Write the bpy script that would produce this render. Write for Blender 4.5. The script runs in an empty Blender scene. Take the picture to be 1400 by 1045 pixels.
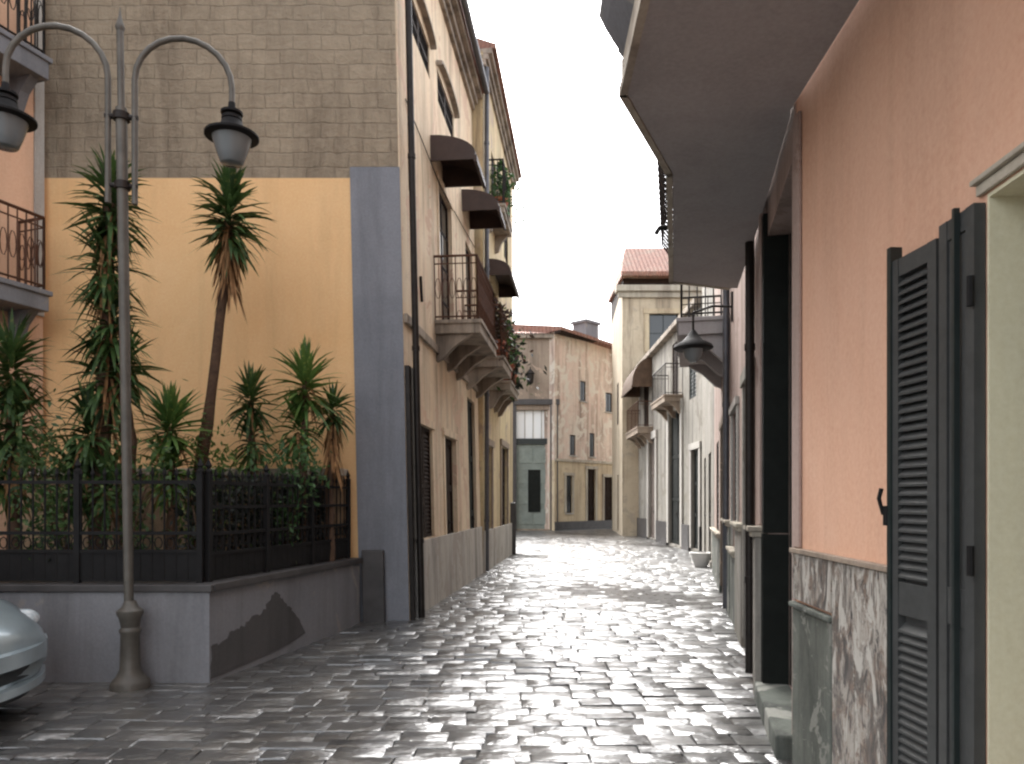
import bpy, bmesh, math, random
from mathutils import Vector, Matrix
R = math.radians
rng = random.Random(7)
scene = bpy.context.scene
COL = scene.collection
FPX, CX, CY, EYE = 1011.0, 700.0, 685.0, 1.55

def lin(r, g, b):
    f = lambda v: (v/12.92 if v <= .04045 else ((v+.055)/1.055)**2.4)
    return (f(r/255), f(g/255), f(b/255), 1)

# ------------------------------------------------------------------ materials
class N:
    def __init__(s, name):
        s.m = bpy.data.materials.new(name); s.m.use_nodes = True
        s.t = s.m.node_tree; s.b = s.t.nodes['Principled BSDF']
        s.tc = s.t.nodes.new('ShaderNodeTexCoord')
    def n(s, typ, **kw):
        x = s.t.nodes.new(typ)
        for k, v in kw.items(): setattr(x, k, v)
        return x
    def l(s, a, b): s.t.links.new(a, b)
    def coord(s, scale=(1,1,1), rot=(0,0,0)):
        mp = s.n('ShaderNodeMapping'); mp.inputs['Scale'].default_value = scale; mp.inputs['Rotation'].default_value = rot
        s.l(s.tc.outputs['Object'], mp.inputs['Vector']); return mp.outputs[0]
    def noise(s, scale, detail=6, rough=.6, vec=None, dist=0):
        x = s.n('ShaderNodeTexNoise'); x.inputs['Scale'].default_value = scale; x.inputs['Detail'].default_value = detail
        x.inputs['Roughness'].default_value = rough; x.inputs['Distortion'].default_value = dist
        s.l(vec if vec else s.tc.outputs['Object'], x.inputs['Vector']); return x.outputs['Fac']
    def ramp(s, fac, a, b, c0=(0,0,0,1), c1=(1,1,1,1)):
        x = s.n('ShaderNodeValToRGB'); e = x.color_ramp.elements
        e[0].position = a; e[1].position = b; e[0].color = c0; e[1].color = c1
        s.l(fac, x.inputs['Fac']); return x.outputs['Color']
    def mix(s, fac, a, b, mode='MIX'):
        x = s.n('ShaderNodeMix', data_type='RGBA', blend_type=mode)
        for inp, v in ((x.inputs[0], fac), (x.inputs[6], a), (x.inputs[7], b)):
            if hasattr(v, 'is_output'): s.l(v, inp)
            else: inp.default_value = v
        return x.outputs[2]
    def math(s, op, a, b=0.0):
        x = s.n('ShaderNodeMath', operation=op)
        for inp, v in ((x.inputs[0], a), (x.inputs[1], b)):
            if hasattr(v, 'is_output'): s.l(v, inp)
            else: inp.default_value = v
        return x.outputs[0]
    def bump(s, h, strength=.3, dist=.01, normal=None):
        x = s.n('ShaderNodeBump'); x.inputs['Strength'].default_value = strength; x.inputs['Distance'].default_value = dist
        s.l(h, x.inputs['Height'])
        if normal: s.l(normal, x.inputs['Normal'])
        return x.outputs[0]
    def out(s, color=None, rough=None, normal=None, **kw):
        for inp, v in (('Base Color', color), ('Roughness', rough), ('Normal', normal)):
            if v is None: continue
            if hasattr(v, 'is_output'): s.l(v, s.b.inputs[inp])
            else: s.b.inputs[inp].default_value = v
        for k, v in kw.items(): s.b.inputs[k.replace('_', ' ')].default_value = v
        return s.m

def plaster(name, base, base2, stain, streak=.5, patch=.0, patch_col=None, grain=1.0, scale=1.0):
    k = N(name)
    c = k.mix(k.ramp(k.noise(.7*scale, 8, .65, dist=.6), .36, .66), base, base2)
    c = k.mix(k.math('MULTIPLY', k.ramp(k.noise(1.0, 7, .68, vec=k.coord((2.6,2.6,.22)), dist=.4), .47, .68), streak), c, stain)
    c = k.mix(k.math('MULTIPLY', k.ramp(k.noise(4.5*scale, 8, .7), .52, .8), .45*streak), c, stain)
    if patch > 0:
        pm = k.ramp(k.noise(1.35*scale, 9, .62, dist=1.2), .62-patch*.1, .65-patch*.1)
        c = k.mix(pm, c, patch_col or stain)
    f = k.noise(38, 5, .7)
    c = k.mix(.10, c, k.ramp(f, .3, .7), 'OVERLAY')
    h = k.math('ADD', k.math('MULTIPLY', k.noise(70, 3, .6), .35), k.noise(3.2, 6, .6))
    return k.out(c, .86, k.bump(h, .35*grain, .012), Specular_IOR_Level=.25)

def simple(name, c, rough=.6, metal=0, var=.25, scale=6, bump=.1, spec=.4):
    k = N(name)
    d = tuple(v*(1-var) for v in c[:3]) + (1,)
    col = k.mix(k.ramp(k.noise(scale, 7, .65), .35, .68), c, d)
    rr = k.math('MULTIPLY_ADD', k.noise(scale*1.7, 5, .6), .3); 
    rr.node.inputs[2].default_value = max(.02, rough-.15)
    return k.out(col, rr, k.bump(k.noise(scale*5, 4, .6), bump, .006), Metallic=metal, Specular_IOR_Level=spec)

MT = {}
def A(r, g, b, k=1.0): return (r*k, g*k, b*k, 1)
MT['peach'] = plaster('peach_plaster', A(.77,.50,.255), A(.73,.45,.215), A(.48,.31,.16), .28, grain=.7)
MT['blue'] = plaster('blue_grey_plaster', A(.215,.222,.242), A(.165,.173,.193), A(.09,.092,.10), .5)
MT['cream'] = plaster('stained_cream_plaster', A(.70,.59,.43), A(.66,.50,.34), A(.22,.165,.12), .75, .45, A(.56,.40,.29))
MT['yellow'] = plaster('yellow_plaster', A(.62,.51,.30), A(.54,.41,.25), A(.17,.13,.09), .95, .4, A(.40,.31,.23))
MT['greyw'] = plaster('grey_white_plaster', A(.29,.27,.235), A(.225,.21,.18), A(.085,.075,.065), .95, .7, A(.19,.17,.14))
MT['ivory'] = plaster('ivory_plaster', A(.54,.46,.34), A(.44,.36,.26), A(.16,.125,.09), .8, .4, A(.40,.34,.26))
MT['rose'] = plaster('faded_rose_plaster', A(.60,.45,.37), A(.62,.53,.43), A(.22,.16,.125), .95, .8, A(.60,.54,.45))
MT['ochre'] = plaster('pale_ochre_plaster', A(.54,.45,.31), A(.46,.37,.25), A(.18,.13,.09), .7, .35, A(.42,.33,.24))
MT['pink'] = plaster('pink_plaster', A(.68,.42,.295), A(.65,.375,.25), A(.44,.25,.165), .36, grain=.6)
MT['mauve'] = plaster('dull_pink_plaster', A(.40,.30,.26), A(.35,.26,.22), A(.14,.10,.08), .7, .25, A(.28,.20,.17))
MT['peach2'] = plaster('salmon_plaster', A(.70,.46,.31), A(.67,.41,.27), A(.42,.26,.17), .3)
MT['cement'] = plaster('grey_render', A(.205,.205,.212), A(.162,.163,.174), A(.09,.088,.088), .5, .25, A(.23,.215,.20))
MT['tar'] = plaster('dark_render_patch', A(.085,.080,.078), A(.066,.063,.062), A(.02,.02,.02), .5)
MT['greenstone'] = plaster('grey_green_stone', A(.16,.17,.145), A(.09,.10,.088), A(.03,.032,.028), .95, .8, A(.26,.26,.23))
MT['brownwall'] = plaster('brown_grey_plaster', A(.32,.26,.20), A(.26,.20,.155), A(.11,.085,.065), .8, .3, A(.38,.29,.22))
MT['soffit'] = plaster('grey_soffit_plaster', A(.36,.335,.325), A(.32,.295,.287), A(.21,.19,.185), .3)
MT['white'] = plaster('white_trim', A(.44,.42,.38), A(.37,.345,.31), A(.22,.19,.17), .6)
MT['cornice'] = plaster('weathered_cornice', A(.36,.31,.25), A(.25,.205,.165), A(.08,.066,.054), .9)
MT['reveal'] = plaster('cream_paint', A(.66,.62,.44), A(.61,.57,.41), A(.46,.42,.29), .25, grain=.4)
MT['coping'] = plaster('pale_coping', A(.44,.40,.32), A(.36,.31,.25), A(.13,.11,.09), .7)
MT['paledado'] = plaster('pale_dado_plaster', A(.50,.47,.42), A(.42,.385,.335), A(.16,.145,.125), .85, .5, A(.36,.32,.275))
MT['tan'] = plaster('tan_render', A(.34,.24,.15), A(.26,.18,.11), A(.10,.075,.05), .8)
MT['basalt'] = simple('dark_basalt', lin(70,67,66), .5, var=.4, scale=4, bump=.3)
MT['iron'] = simple('dark_iron', lin(44,39,36), .5, .6, .4, 9)
MT['rustiron'] = simple('brown_iron', lin(92,62,46), .6, .4, .45, 9)
MT['lampiron'] = simple('grey_lamp_iron', lin(92,88,81), .5, .2, .35, 7)
MT['black'] = simple('black_paint', lin(26,25,25), .7, 0, .3, 8, .1, .2)
MT['greenpaint'] = simple('dark_green_paint', lin(36,44,43), .42, 0, .25, 10)
MT['shutter'] = simple('slate_green_paint', lin(68,69,68), .5, 0, .25, 12, .1, .35)
MT['doorgreen'] = simple('pale_green_gate', lin(132,141,133), .6, 0, .3, 3)
MT['doordark'] = simple('dark_green_wood', lin(28,31,28), .7, 0, .4, 5, .3, .15)
MT['doorbrown'] = simple('brown_wood', lin(46,34,27), .75, 0, .4, 5, .3, .12)
MT['woodgrey'] = simple('grey_wood', lin(104,92,84), .7, 0, .4, 5, .3)
MT['zinc'] = simple('zinc_pipe', lin(96,96,100), .5, .5, .35, 5)
MT['canopy'] = simple('dark_canopy_sheet', lin(66,50,44), .6, 0, .35, 4)
MT['awning'] = simple('brown_awning_cloth', lin(96,76,60), .85, 0, .4, 4)
MT['bark'] = simple('yucca_bark', lin(92,70,54), .9, 0, .5, 14, .8)
MT['deadleaf'] = simple('dry_leaf', lin(150,112,74), .85, 0, .5, 9)
MT['terracotta'] = simple('terracotta', lin(150,84,58), .8, 0, .35, 8)
MT['soil'] = simple('garden_soil', lin(70,56,44), .95, 0, .5, 5, .6)
MT['tyre'] = simple('tyre_rubber', lin(30,30,31), .8, 0, .2, 12)
MT['chrome'] = simple('bright_metal', lin(200,204,206), .2, .9, .1, 6, .02)
MT['plastic'] = simple('dark_plastic', lin(34,40,44), .45, 0, .2, 8)
MT['towel'] = simple('white_cloth', lin(226,222,216), .9, 0, .12, 6, .3)
MT['tin'] = simple('white_plastic', lin(226,224,220), .4, 0, .1, 6, .02)

def glass(name, c=(.02,.024,.026,1), rough=.06):
    k = N(name); return k.out(c, rough, k.bump(k.noise(2.5, 2), .06, .01), Specular_IOR_Level=.6)
MT['glass'] = glass('window_glass')
MT['paleglass'] = glass('pale_fanlight_glass', lin(222,224,222), .25)
def milk():
    k = N('milky_lamp_glass'); return k.out(lin(128,134,136), .2, Specular_IOR_Level=.5, Transmission_Weight=.35)
MT['milk'] = milk()
def headlight():
    k = N('headlight_glass'); v = k.n('ShaderNodeTexVoronoi'); v.inputs['Scale'].default_value = 26
    k.l(k.tc.outputs['Object'], v.inputs['Vector'])
    return k.out(k.mix(v.outputs['Distance'], lin(170,184,190), lin(226,232,234)), .08, Specular_IOR_Level=.8, Coat_Weight=.6)
MT['headlight'] = headlight()
def carpaint():
    k = N('teal_silver_paint')
    c = k.mix(k.ramp(k.noise(5, 6), .4, .7), lin(158,172,178), lin(146,160,166))
    return k.out(c, .28, Metallic=.45, Coat_Weight=.7, Coat_Roughness=.06)
MT['car'] = carpaint()

def leafmat(name, a, b, tip):
    k = N(name)
    c = k.mix(k.ramp(k.noise(3.2, 4, .6), .38, .64), a, b)
    c = k.mix(k.ramp(k.noise(17, 3, .6), .58, .74), c, tip)
    k.out(c, .5, Specular_IOR_Level=.3)
    tr = k.n('ShaderNodeBsdfTranslucent'); k.l(c, tr.inputs['Color'])
    mx = k.n('ShaderNodeMixShader'); mx.inputs[0].default_value = .3
    k.l(k.b.outputs[0], mx.inputs[1]); k.l(tr.outputs[0], mx.inputs[2])
    k.l(mx.outputs[0], k.t.nodes['Material Output'].inputs['Surface'])
    return k.m
MT['leaf'] = leafmat('yucca_leaf', lin(72,98,52), lin(44,66,38), lin(134,136,76))
MT['leaf2'] = leafmat('young_yucca_leaf', lin(96,122,60), lin(66,98,50), lin(158,162,86))
MT['leafdark'] = leafmat('dark_hedge_leaf', lin(33,38,30), lin(23,28,23), lin(62,60,42))
MT['leafgreen'] = leafmat('shrub_leaf', lin(72,102,58), lin(50,78,46), lin(116,130,78))
MT['leafred'] = leafmat('red_pot_leaf', lin(66,58,44), lin(60,36,34), lin(120,56,52))

def tuff():
    k = N('tuff_block_wall')
    sx = k.n('ShaderNodeSeparateXYZ'); k.l(k.tc.outputs['Object'], sx.inputs[0])
    cb = k.n('ShaderNodeCombineXYZ'); k.l(sx.outputs[0], cb.inputs[0]); k.l(sx.outputs[2], cb.inputs[1])
    nd = k.n('ShaderNodeTexNoise'); nd.inputs['Scale'].default_value = 3; k.l(k.tc.outputs['Object'], nd.inputs['Vector'])
    va = k.n('ShaderNodeVectorMath', operation='MULTIPLY_ADD'); k.l(nd.outputs['Color'], va.inputs[0])
    va.inputs[1].default_value = (.09,.07,0); k.l(cb.outputs[0], va.inputs[2])
    br = k.n('ShaderNodeTexBrick'); k.l(va.outputs[0], br.inputs['Vector'])
    br.inputs['Scale'].default_value = 1; br.inputs['Brick Width'].default_value = .36; br.inputs['Row Height'].default_value = .19
    br.inputs['Mortar Size'].default_value = .012; br.inputs['Mortar Smooth'].default_value = .6
    br.inputs['Color1'].default_value = A(.37,.30,.215); br.inputs['Color2'].default_value = A(.33,.268,.192); br.inputs['Mortar'].default_value = A(.30,.243,.176)
    c = k.mix(k.ramp(k.noise(.8, 8, .65, dist=.5), .36, .7), br.outputs['Color'], A(.26,.212,.155))
    c = k.mix(k.math('MULTIPLY', k.ramp(k.noise(1, 8, .7, vec=k.coord((1.6,1.6,.35)), dist=.6), .46, .74), .75), c, A(.12,.09,.065))
    c = k.mix(k.math('MULTIPLY', k.ramp(k.noise(7, 8, .7), .5, .75), .4), c, A(.46,.38,.28))
    h = k.math('ADD', k.math('MULTIPLY', br.outputs['Fac'], -.35), k.math('MULTIPLY', k.noise(11, 8, .72), 1.4))
    return k.out(c, .92, k.bump(h, 1.0, .03), Specular_IOR_Level=.15)
MT['tuff'] = tuff()

def rooftile():
    k = N('clay_roof_tiles')
    w = k.n('ShaderNodeTexWave'); w.inputs['Scale'].default_value = 1.6; w.inputs['Distortion'].default_value = .3; w.bands_direction = 'X'
    k.l(k.coord(), w.inputs['Vector'])
    c = k.mix(k.ramp(k.noise(5, 8, .7), .35, .7), lin(146,104,88), lin(108,80,70))
    c = k.mix(k.ramp(k.noise(1.6, 6), .5, .7), c, lin(132,112,98))
    return k.out(c, .85, k.bump(w.outputs['Fac'], .8, .05))
MT['tile'] = rooftile()

def slabstone():     # veined marble-like facing stone
    k = N('veined_facing_stone')
    v1 = k.noise(3.2, 10, .72, vec=k.coord((1.7,1.7,.8)), dist=1.4)
    v2 = k.noise(4.4, 10, .75, vec=k.coord((1.6,1.6,.75)), dist=2.0)
    v3 = k.noise(3.6, 10, .74, vec=k.coord((1.9,1.9,.7), (.1,.2,.4)), dist=1.8)
    c = k.mix(k.ramp(v1, .45, .55), A(.11,.095,.082), A(.33,.30,.26))
    c = k.mix(k.ramp(v2, .51, .55), c, A(.19,.135,.10))
    c = k.mix(k.ramp(v2, .57, .60), c, A(.065,.058,.053))
    c = k.mix(k.ramp(v3, .53, .57), c, A(.44,.42,.375))
    c = k.mix(k.ramp(v3, .42, .46, (1,1,1,1), (0,0,0,1)), c, A(.05,.045,.043))
    return k.out(c, .42, k.bump(v1, .25, .01), Specular_IOR_Level=.45)
MT['slabstone'] = slabstone()
MT['slabgreen'] = plaster('mottled_green_stone', A(.16,.165,.14), A(.10,.108,.094), A(.045,.047,.04), .9, .6, A(.19,.19,.165), scale=3.5)

def wetstone():
    k = N('wet_basalt_paving')
    big = k.noise(.5, 6, .62, dist=.8)
    mid = k.noise(3.4, 7, .65)
    fine = k.noise(30, 5, .65)
    g = k.n('ShaderNodeNewGeometry')
    c = k.mix(g.outputs['Random Per Island'], A(.040,.039,.038), A(.078,.074,.068))
    c = k.mix(k.ramp(mid, .4, .7), c, A(.042,.041,.040))
    c = k.mix(k.math('MULTIPLY', k.ramp(big, .5, .7), .5), c, A(.115,.10,.078))
    r = k.math('MULTIPLY_ADD', k.ramp(big, .34, .66), .12); r.node.inputs[2].default_value = .24
    r = k.math('ADD', r, k.math('MULTIPLY', k.ramp(mid, .42, .72), .22))
    b0 = k.bump(k.noise(2.3, 4, .5, vec=k.coord((.7,1.5,1))), .6, .10)
    b1 = k.bump(k.noise(6.0, 5, .6, vec=k.coord((.8,1.3,1))), .5, .04, b0)
    b2 = k.bump(fine, .4, .007, b1)
    m = k.out(c, r, b2, Specular_IOR_Level=.9, Coat_Weight=1.0, Coat_Roughness=.3, Coat_IOR=1.7)
    k.l(b1, k.b.inputs['Coat Normal'])
    return m
MT['wet'] = wetstone()
MT['joint'] = simple('wet_joint_mud', lin(66,63,60), .3, 0, .4, 5, .4)

# ------------------------------------------------------------------ mesh helpers
class M:
    def __init__(s): s.v = []; s.f = []
    def face(s, pts):
        i = len(s.v); s.v += [tuple(p) for p in pts]; s.f.append(tuple(range(i, i+len(pts))))
    def hexa(s, c):          # 8 corners, bottom ring 0-3, top ring 4-7
        i = len(s.v); s.v += [tuple(p) for p in c]
        for q in ((3,2,1,0),(4,5,6,7),(0,1,5,4),(1,2,6,5),(2,3,7,6),(3,0,4,7)): s.f.append(tuple(i+k for k in q))
    def box(s, x0,x1,y0,y1,z0,z1):
        s.hexa([(x0,y0,z0),(x1,y0,z0),(x1,y1,z0),(x0,y1,z0),(x0,y0,z1),(x1,y0,z1),(x1,y1,z1),(x0,y1,z1)])
    def fbox(s, F, u0,u1,n0,n1,z0,z1):
        s.hexa([F(u0,n0,z0),F(u1,n0,z0),F(u1,n1,z0),F(u0,n1,z0),F(u0,n0,z1),F(u1,n0,z1),F(u1,n1,z1),F(u0,n1,z1)])
    def prism(s, poly, z0, z1):
        n = len(poly); i = len(s.v)
        s.v += [(p[0],p[1],z0) for p in poly] + [(p[0],p[1],z1) for p in poly]
        s.f.append(tuple(i+k for k in reversed(range(n)))); s.f.append(tuple(i+n+k for k in range(n)))
        for k in range(n): s.f.append((i+k, i+(k+1)%n, i+n+(k+1)%n, i+n+k))
    def tube(s, pts, rad, seg=8, cap=True):
        pts = [Vector(p) for p in pts]; n = len(pts)
        if not hasattr(rad, '__len__'): rad = [rad]*n
        t0 = (pts[1]-pts[0]).normalized()
        up = Vector((0,0,1)) if abs(t0.z) < .9 else Vector((1,0,0))
        a = t0.cross(up).normalized(); i = len(s.v)
        for k in range(n):
            t = (pts[min(k+1,n-1)]-pts[max(k-1,0)]).normalized()
            a = (a - t*a.dot(t)).normalized(); b = t.cross(a)
            for j in range(seg):
                w = 2*math.pi*j/seg
                s.v.append(tuple(pts[k] + (a*math.cos(w)+b*math.sin(w))*rad[k]))
        for k in range(n-1):
            for j in range(seg):
                s.f.append((i+k*seg+j, i+k*seg+(j+1)%seg, i+(k+1)*seg+(j+1)%seg, i+(k+1)*seg+j))
        if cap:
            s.f.append(tuple(i+j for j in reversed(range(seg)))); s.f.append(tuple(i+(n-1)*seg+j for j in range(seg)))
    def lathe(s, c, prof, seg=20):      # prof: (r, z) bottom to top
        i = len(s.v); n = len(prof)
        for r, z in prof:
            for j in range(seg):
                w = 2*math.pi*j/seg; s.v.append((c[0]+r*math.cos(w), c[1]+r*math.sin(w), c[2]+z))
        for k in range(n-1):
            for j in range(seg): s.f.append((i+k*seg+j, i+k*seg+(j+1)%seg, i+(k+1)*seg+(j+1)%seg, i+(k+1)*seg+j))
        s.f.append(tuple(i+j for j in reversed(range(seg)))); s.f.append(tuple(i+(n-1)*seg+j for j in range(seg)))
    def rings(s, rings, cap=True):
        i = len(s.v); m = len(rings[0])
        for r in rings: s.v += [tuple(p) for p in r]
        for k in range(len(rings)-1):
            for j in range(m): s.f.append((i+k*m+j, i+k*m+(j+1)%m, i+(k+1)*m+(j+1)%m, i+(k+1)*m+j))
        if cap:
            s.f.append(tuple(i+j for j in reversed(range(m)))); s.f.append(tuple(i+(len(rings)-1)*m+j for j in range(m)))
    def leaf(s, p, d, length, w, droop, seg=4, lift=None):   # narrow curved blade
        d = Vector(d).normalized(); p = Vector(p)
        side = d.cross(Vector((0,0,1)))
        side = side.normalized() if side.length > 1e-3 else Vector((1,0,0))
        side.rotate(Matrix.Rotation(rng.uniform(-.5,.5), 3, d))
        i = len(s.v); step = length/seg
        for k in range(seg+1):
            t = k/seg; ww = w*(.55+.45*math.sin(min(1,t*2.2)*math.pi/2))*(1-t**2.2)+.0008
            s.v.append(tuple(p-side*ww)); s.v.append(tuple(p+side*ww))
            d = (d + Vector((0,0,-droop/seg))).normalized(); p = p + d*step
        for k in range(seg): s.f.append((i+2*k, i+2*k+1, i+2*k+3, i+2*k+2))
    def card(s, p, size, nrm=None):         # one small leaf
        a = Vector((rng.gauss(0,1), rng.gauss(0,1), rng.gauss(0,1))).normalized()
        b = a.cross(Vector((rng.gauss(0,1), rng.gauss(0,1), rng.gauss(0,1)))).normalized()
        p = Vector(p); l = size*rng.uniform(.7,1.3); w = l*.42
        s.face([p-a*l, p-a*l*.1+b*w, p+a*l, p-a*l*.1-b*w])
    def build(s, name, mat, parent=None, smooth=False, lean=0.0, bevel=0, fix=True):
        vs = [(x-lean*z, y, z) for x, y, z in s.v] if lean else s.v
        base = Vector((0,0,0))
        q = parent
        while q: base += Vector(q.location); q = q.parent
        me = bpy.data.meshes.new(name); me.from_pydata([(x-base.x, y-base.y, z-base.z) for x, y, z in vs], [], s.f)
        if fix:
            bm = bmesh.new(); bm.from_mesh(me); bmesh.ops.recalc_face_normals(bm, faces=bm.faces); bm.to_mesh(me); bm.free()
        if smooth:
            for p in me.polygons: p.use_smooth = True
        me.materials.append(mat)
        o = bpy.data.objects.new(name, me); COL.objects.link(o)
        if parent: o.parent = parent
        if smooth:
            try: me.set_sharp_from_angle(angle=R(40))
            except Exception: pass
        if bevel:
            b = o.modifiers.new('bevel', 'BEVEL'); b.width = bevel; b.segments = 2; b.limit_method = 'ANGLE'; b.angle_limit = R(40)
        return o

class F:                     # a facade frame in plan: u along it, n outward, z up
    def __init__(s, a, b, out):
        s.a = Vector((a[0],a[1])); e = Vector((b[0],b[1]))-s.a; s.L = e.length; s.u = e/s.L
        n = Vector((s.u.y, -s.u.x)); s.n = n if n.dot(Vector(out)) > 0 else -n
    def __call__(s, u, n, z):
        p = s.a + s.u*u + s.n*n; return (p.x, p.y, z)
    def uy(s, y): return (y-s.a.y)/s.u.y         # u at a given world Y

def tag(o, label=None, cat=None, group=None, kind=None):
    if label: o['label'] = label
    if cat: o['category'] = cat
    if group: o['group'] = group
    if kind: o['kind'] = kind
    return o
def thing(name, loc, label, cat, group=None):
    o = bpy.data.objects.new(name, None); COL.objects.link(o); o.location = loc; o.empty_display_size = .2
    return tag(o, label, cat, group)

def wall(F_, z0, z1, ops, parent, mat, name='wall', thick=.32, lean=0, u0=0, u1=None):
    u1 = F_.L if u1 is None else u1
    us = sorted({u0, u1, *[o[0] for o in ops], *[o[1] for o in ops]}); us = [u for u in us if u0 <= u <= u1]
    zs = sorted({z0, z1, *[o[2] for o in ops], *[o[3] for o in ops]}); zs = [z for z in zs if z0 <= z <= z1]
    def hole(i, j):
        if i < 0 or j < 0 or i >= len(us)-1 or j >= len(zs)-1: return True
        u = (us[i]+us[i+1])/2; z = (zs[j]+zs[j+1])/2
        return any(o[0] < u < o[1] and o[2] < z < o[3] for o in ops)
    m = M(); idx = {}
    def vid(i, j, b):
        if (i,j,b) not in idx:
            idx[(i,j,b)] = len(m.v); m.v.append(F_(us[i], -thick if b else 0, zs[j]))
        return idx[(i,j,b)]
    for i in range(len(us)-1):
        for j in range(len(zs)-1):
            if hole(i, j): continue
            m.f.append((vid(i,j,0),vid(i+1,j,0),vid(i+1,j+1,0),vid(i,j+1,0)))
            m.f.append((vid(i,j,1),vid(i,j+1,1),vid(i+1,j+1,1),vid(i+1,j,1)))
            for di, dj, a, b in ((-1,0,(i,j),(i,j+1)),(1,0,(i+1,j),(i+1,j+1)),(0,-1,(i,j),(i+1,j)),(0,1,(i,j+1),(i+1,j+1))):
                if hole(i+di, j+dj): m.f.append((vid(*a,0),vid(*b,0),vid(*b,1),vid(*a,1)))
    return m.build(name, mat, parent, lean=lean)

def window(F_, op, parent, mat, lean=0, rec=.05, nv=1, nh=1, sill=True, pane='glass', sillmat='white'):
    u0,u1,z0,z1 = op; m = M(); t = .05
    n0, n1 = -rec-.04, -rec
    m.fbox(F_,u0,u0+t,n0,n1,z0,z1); m.fbox(F_,u1-t,u1,n0,n1,z0,z1)
    m.fbox(F_,u0+t,u1-t,n0,n1,z0,z0+t); m.fbox(F_,u0+t,u1-t,n0,n1,z1-t,z1)
    for k in range(1, nv+1):
        u = u0+(u1-u0)*k/(nv+1); m.fbox(F_,u-.02,u+.02,n0,n1-.004,z0+t,z1-t)
    for k in range(1, nh+1):
        z = z0+(z1-z0)*k/(nh+1); m.fbox(F_,u0+t,u1-t,n0+.006,n1-.008,z-.016,z+.016)
    w = m.build('window', mat, parent, lean=lean)
    g = M(); g.fbox(F_,u0+.02,u1-.02,n0+.012,n0+.022,z0+.02,z1-.02); g.build('pane', MT[pane], w, lean=lean)
    if sill:
        q = M(); q.fbox(F_,u0-.08,u1+.08,.002,.07,z0-.07,z0-.003); q.build('sill', MT[sillmat], w, lean=lean, bevel=.008)
    return w

def door(F_, op, parent, mat, lean=0, rec=.06, leaves=2, rows=3, name='door', step=True):
    u0,u1,z0,z1 = op; m = M()
    m.fbox(F_,u0,u1,-rec-.06,-rec-.03,z0,z1)
    lw = (u1-u0)/leaves
    for k in range(leaves):
        a = u0+k*lw
        m.fbox(F_,a+.006,a+.10,-rec-.03,-rec,z0,z1); m.fbox(F_,a+lw-.10,a+lw-.006,-rec-.03,-rec,z0,z1)
        for r in range(rows+1):
            z = z0+(z1-z0-.12)*r/rows; m.fbox(F_,a+.10,a+lw-.10,-rec-.03,-rec-.002,z,z+.12)
        for r in range(rows):
            za = z0+(z1-z0-.12)*r/rows+.12; zb = z0+(z1-z0-.12)*(r+1)/rows
            m.fbox(F_,a+.15,a+lw-.15,-rec-.03,-rec-.014,za+.05,zb-.05)
    d = m.build(name, mat, parent, lean=lean, bevel=.005)
    h = M(); um = (u0+u1)/2
    h.fbox(F_,um+.05,um+.09,-rec,-rec+.012,z0+.95,z0+1.12); h.tube([F_(um+.07,-rec+.012,z0+1.06),F_(um+.07,-rec+.06,z0+1.06),F_(um+.15,-rec+.06,z0+1.06)],.009)
    h.build('handle', MT['iron'], d, lean=lean)
    return d

def surround(F_, op, parent, mat, w=.14, pr=.035, lean=0, top=True, name='door_surround'):
    u0,u1,z0,z1 = op; m = M()
    m.fbox(F_,u0-w,u0-.002,.002,pr,z0,z1); m.fbox(F_,u1+.002,u1+w,.002,pr,z0,z1)
    if top: m.fbox(F_,u0-w-.03,u1+w+.03,.002,pr+.02,z1+.002,z1+w)
    return m.build(name, mat, parent, lean=lean, bevel=.006)

def shutters(F_, op, parent, mat, lean=0, rec=.02, pitch=.06):
    u0,u1,z0,z1 = op; um = (u0+u1)/2
    for a, b in ((u0+.004,um-.003),(um+.003,u1-.004)):
        m = M(); t = .055; n0, n1 = -rec-.035, -rec
        m.fbox(F_,a,a+t,n0,n1,z0,z1); m.fbox(F_,b-t,b,n0,n1,z0,z1)
        zm = z0+(z1-z0)*.45
        for za in (z0, zm, z1-t): m.fbox(F_,a+t,b-t,n0,n1-.003,za,za+t)
        m.fbox(F_,a+t,b-t,n0,n0+.008,z0+t,z1-t)
        z = z0+t+.02
        while z < z1-t-.03:
            if not zm-.03 < z < zm+t:
                m.hexa([F_(a+t,n1-.006,z),F_(b-t,n1-.006,z),F_(b-t,n0+.01,z+.035),F_(a+t,n0+.01,z+.035),
                        F_(a+t,n1-.006,z+.010),F_(b-t,n1-.006,z+.010),F_(b-t,n0+.01,z+.045),F_(a+t,n0+.01,z+.045)])
            z += pitch
        m.build('shutter', mat, parent, lean=lean)

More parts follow.
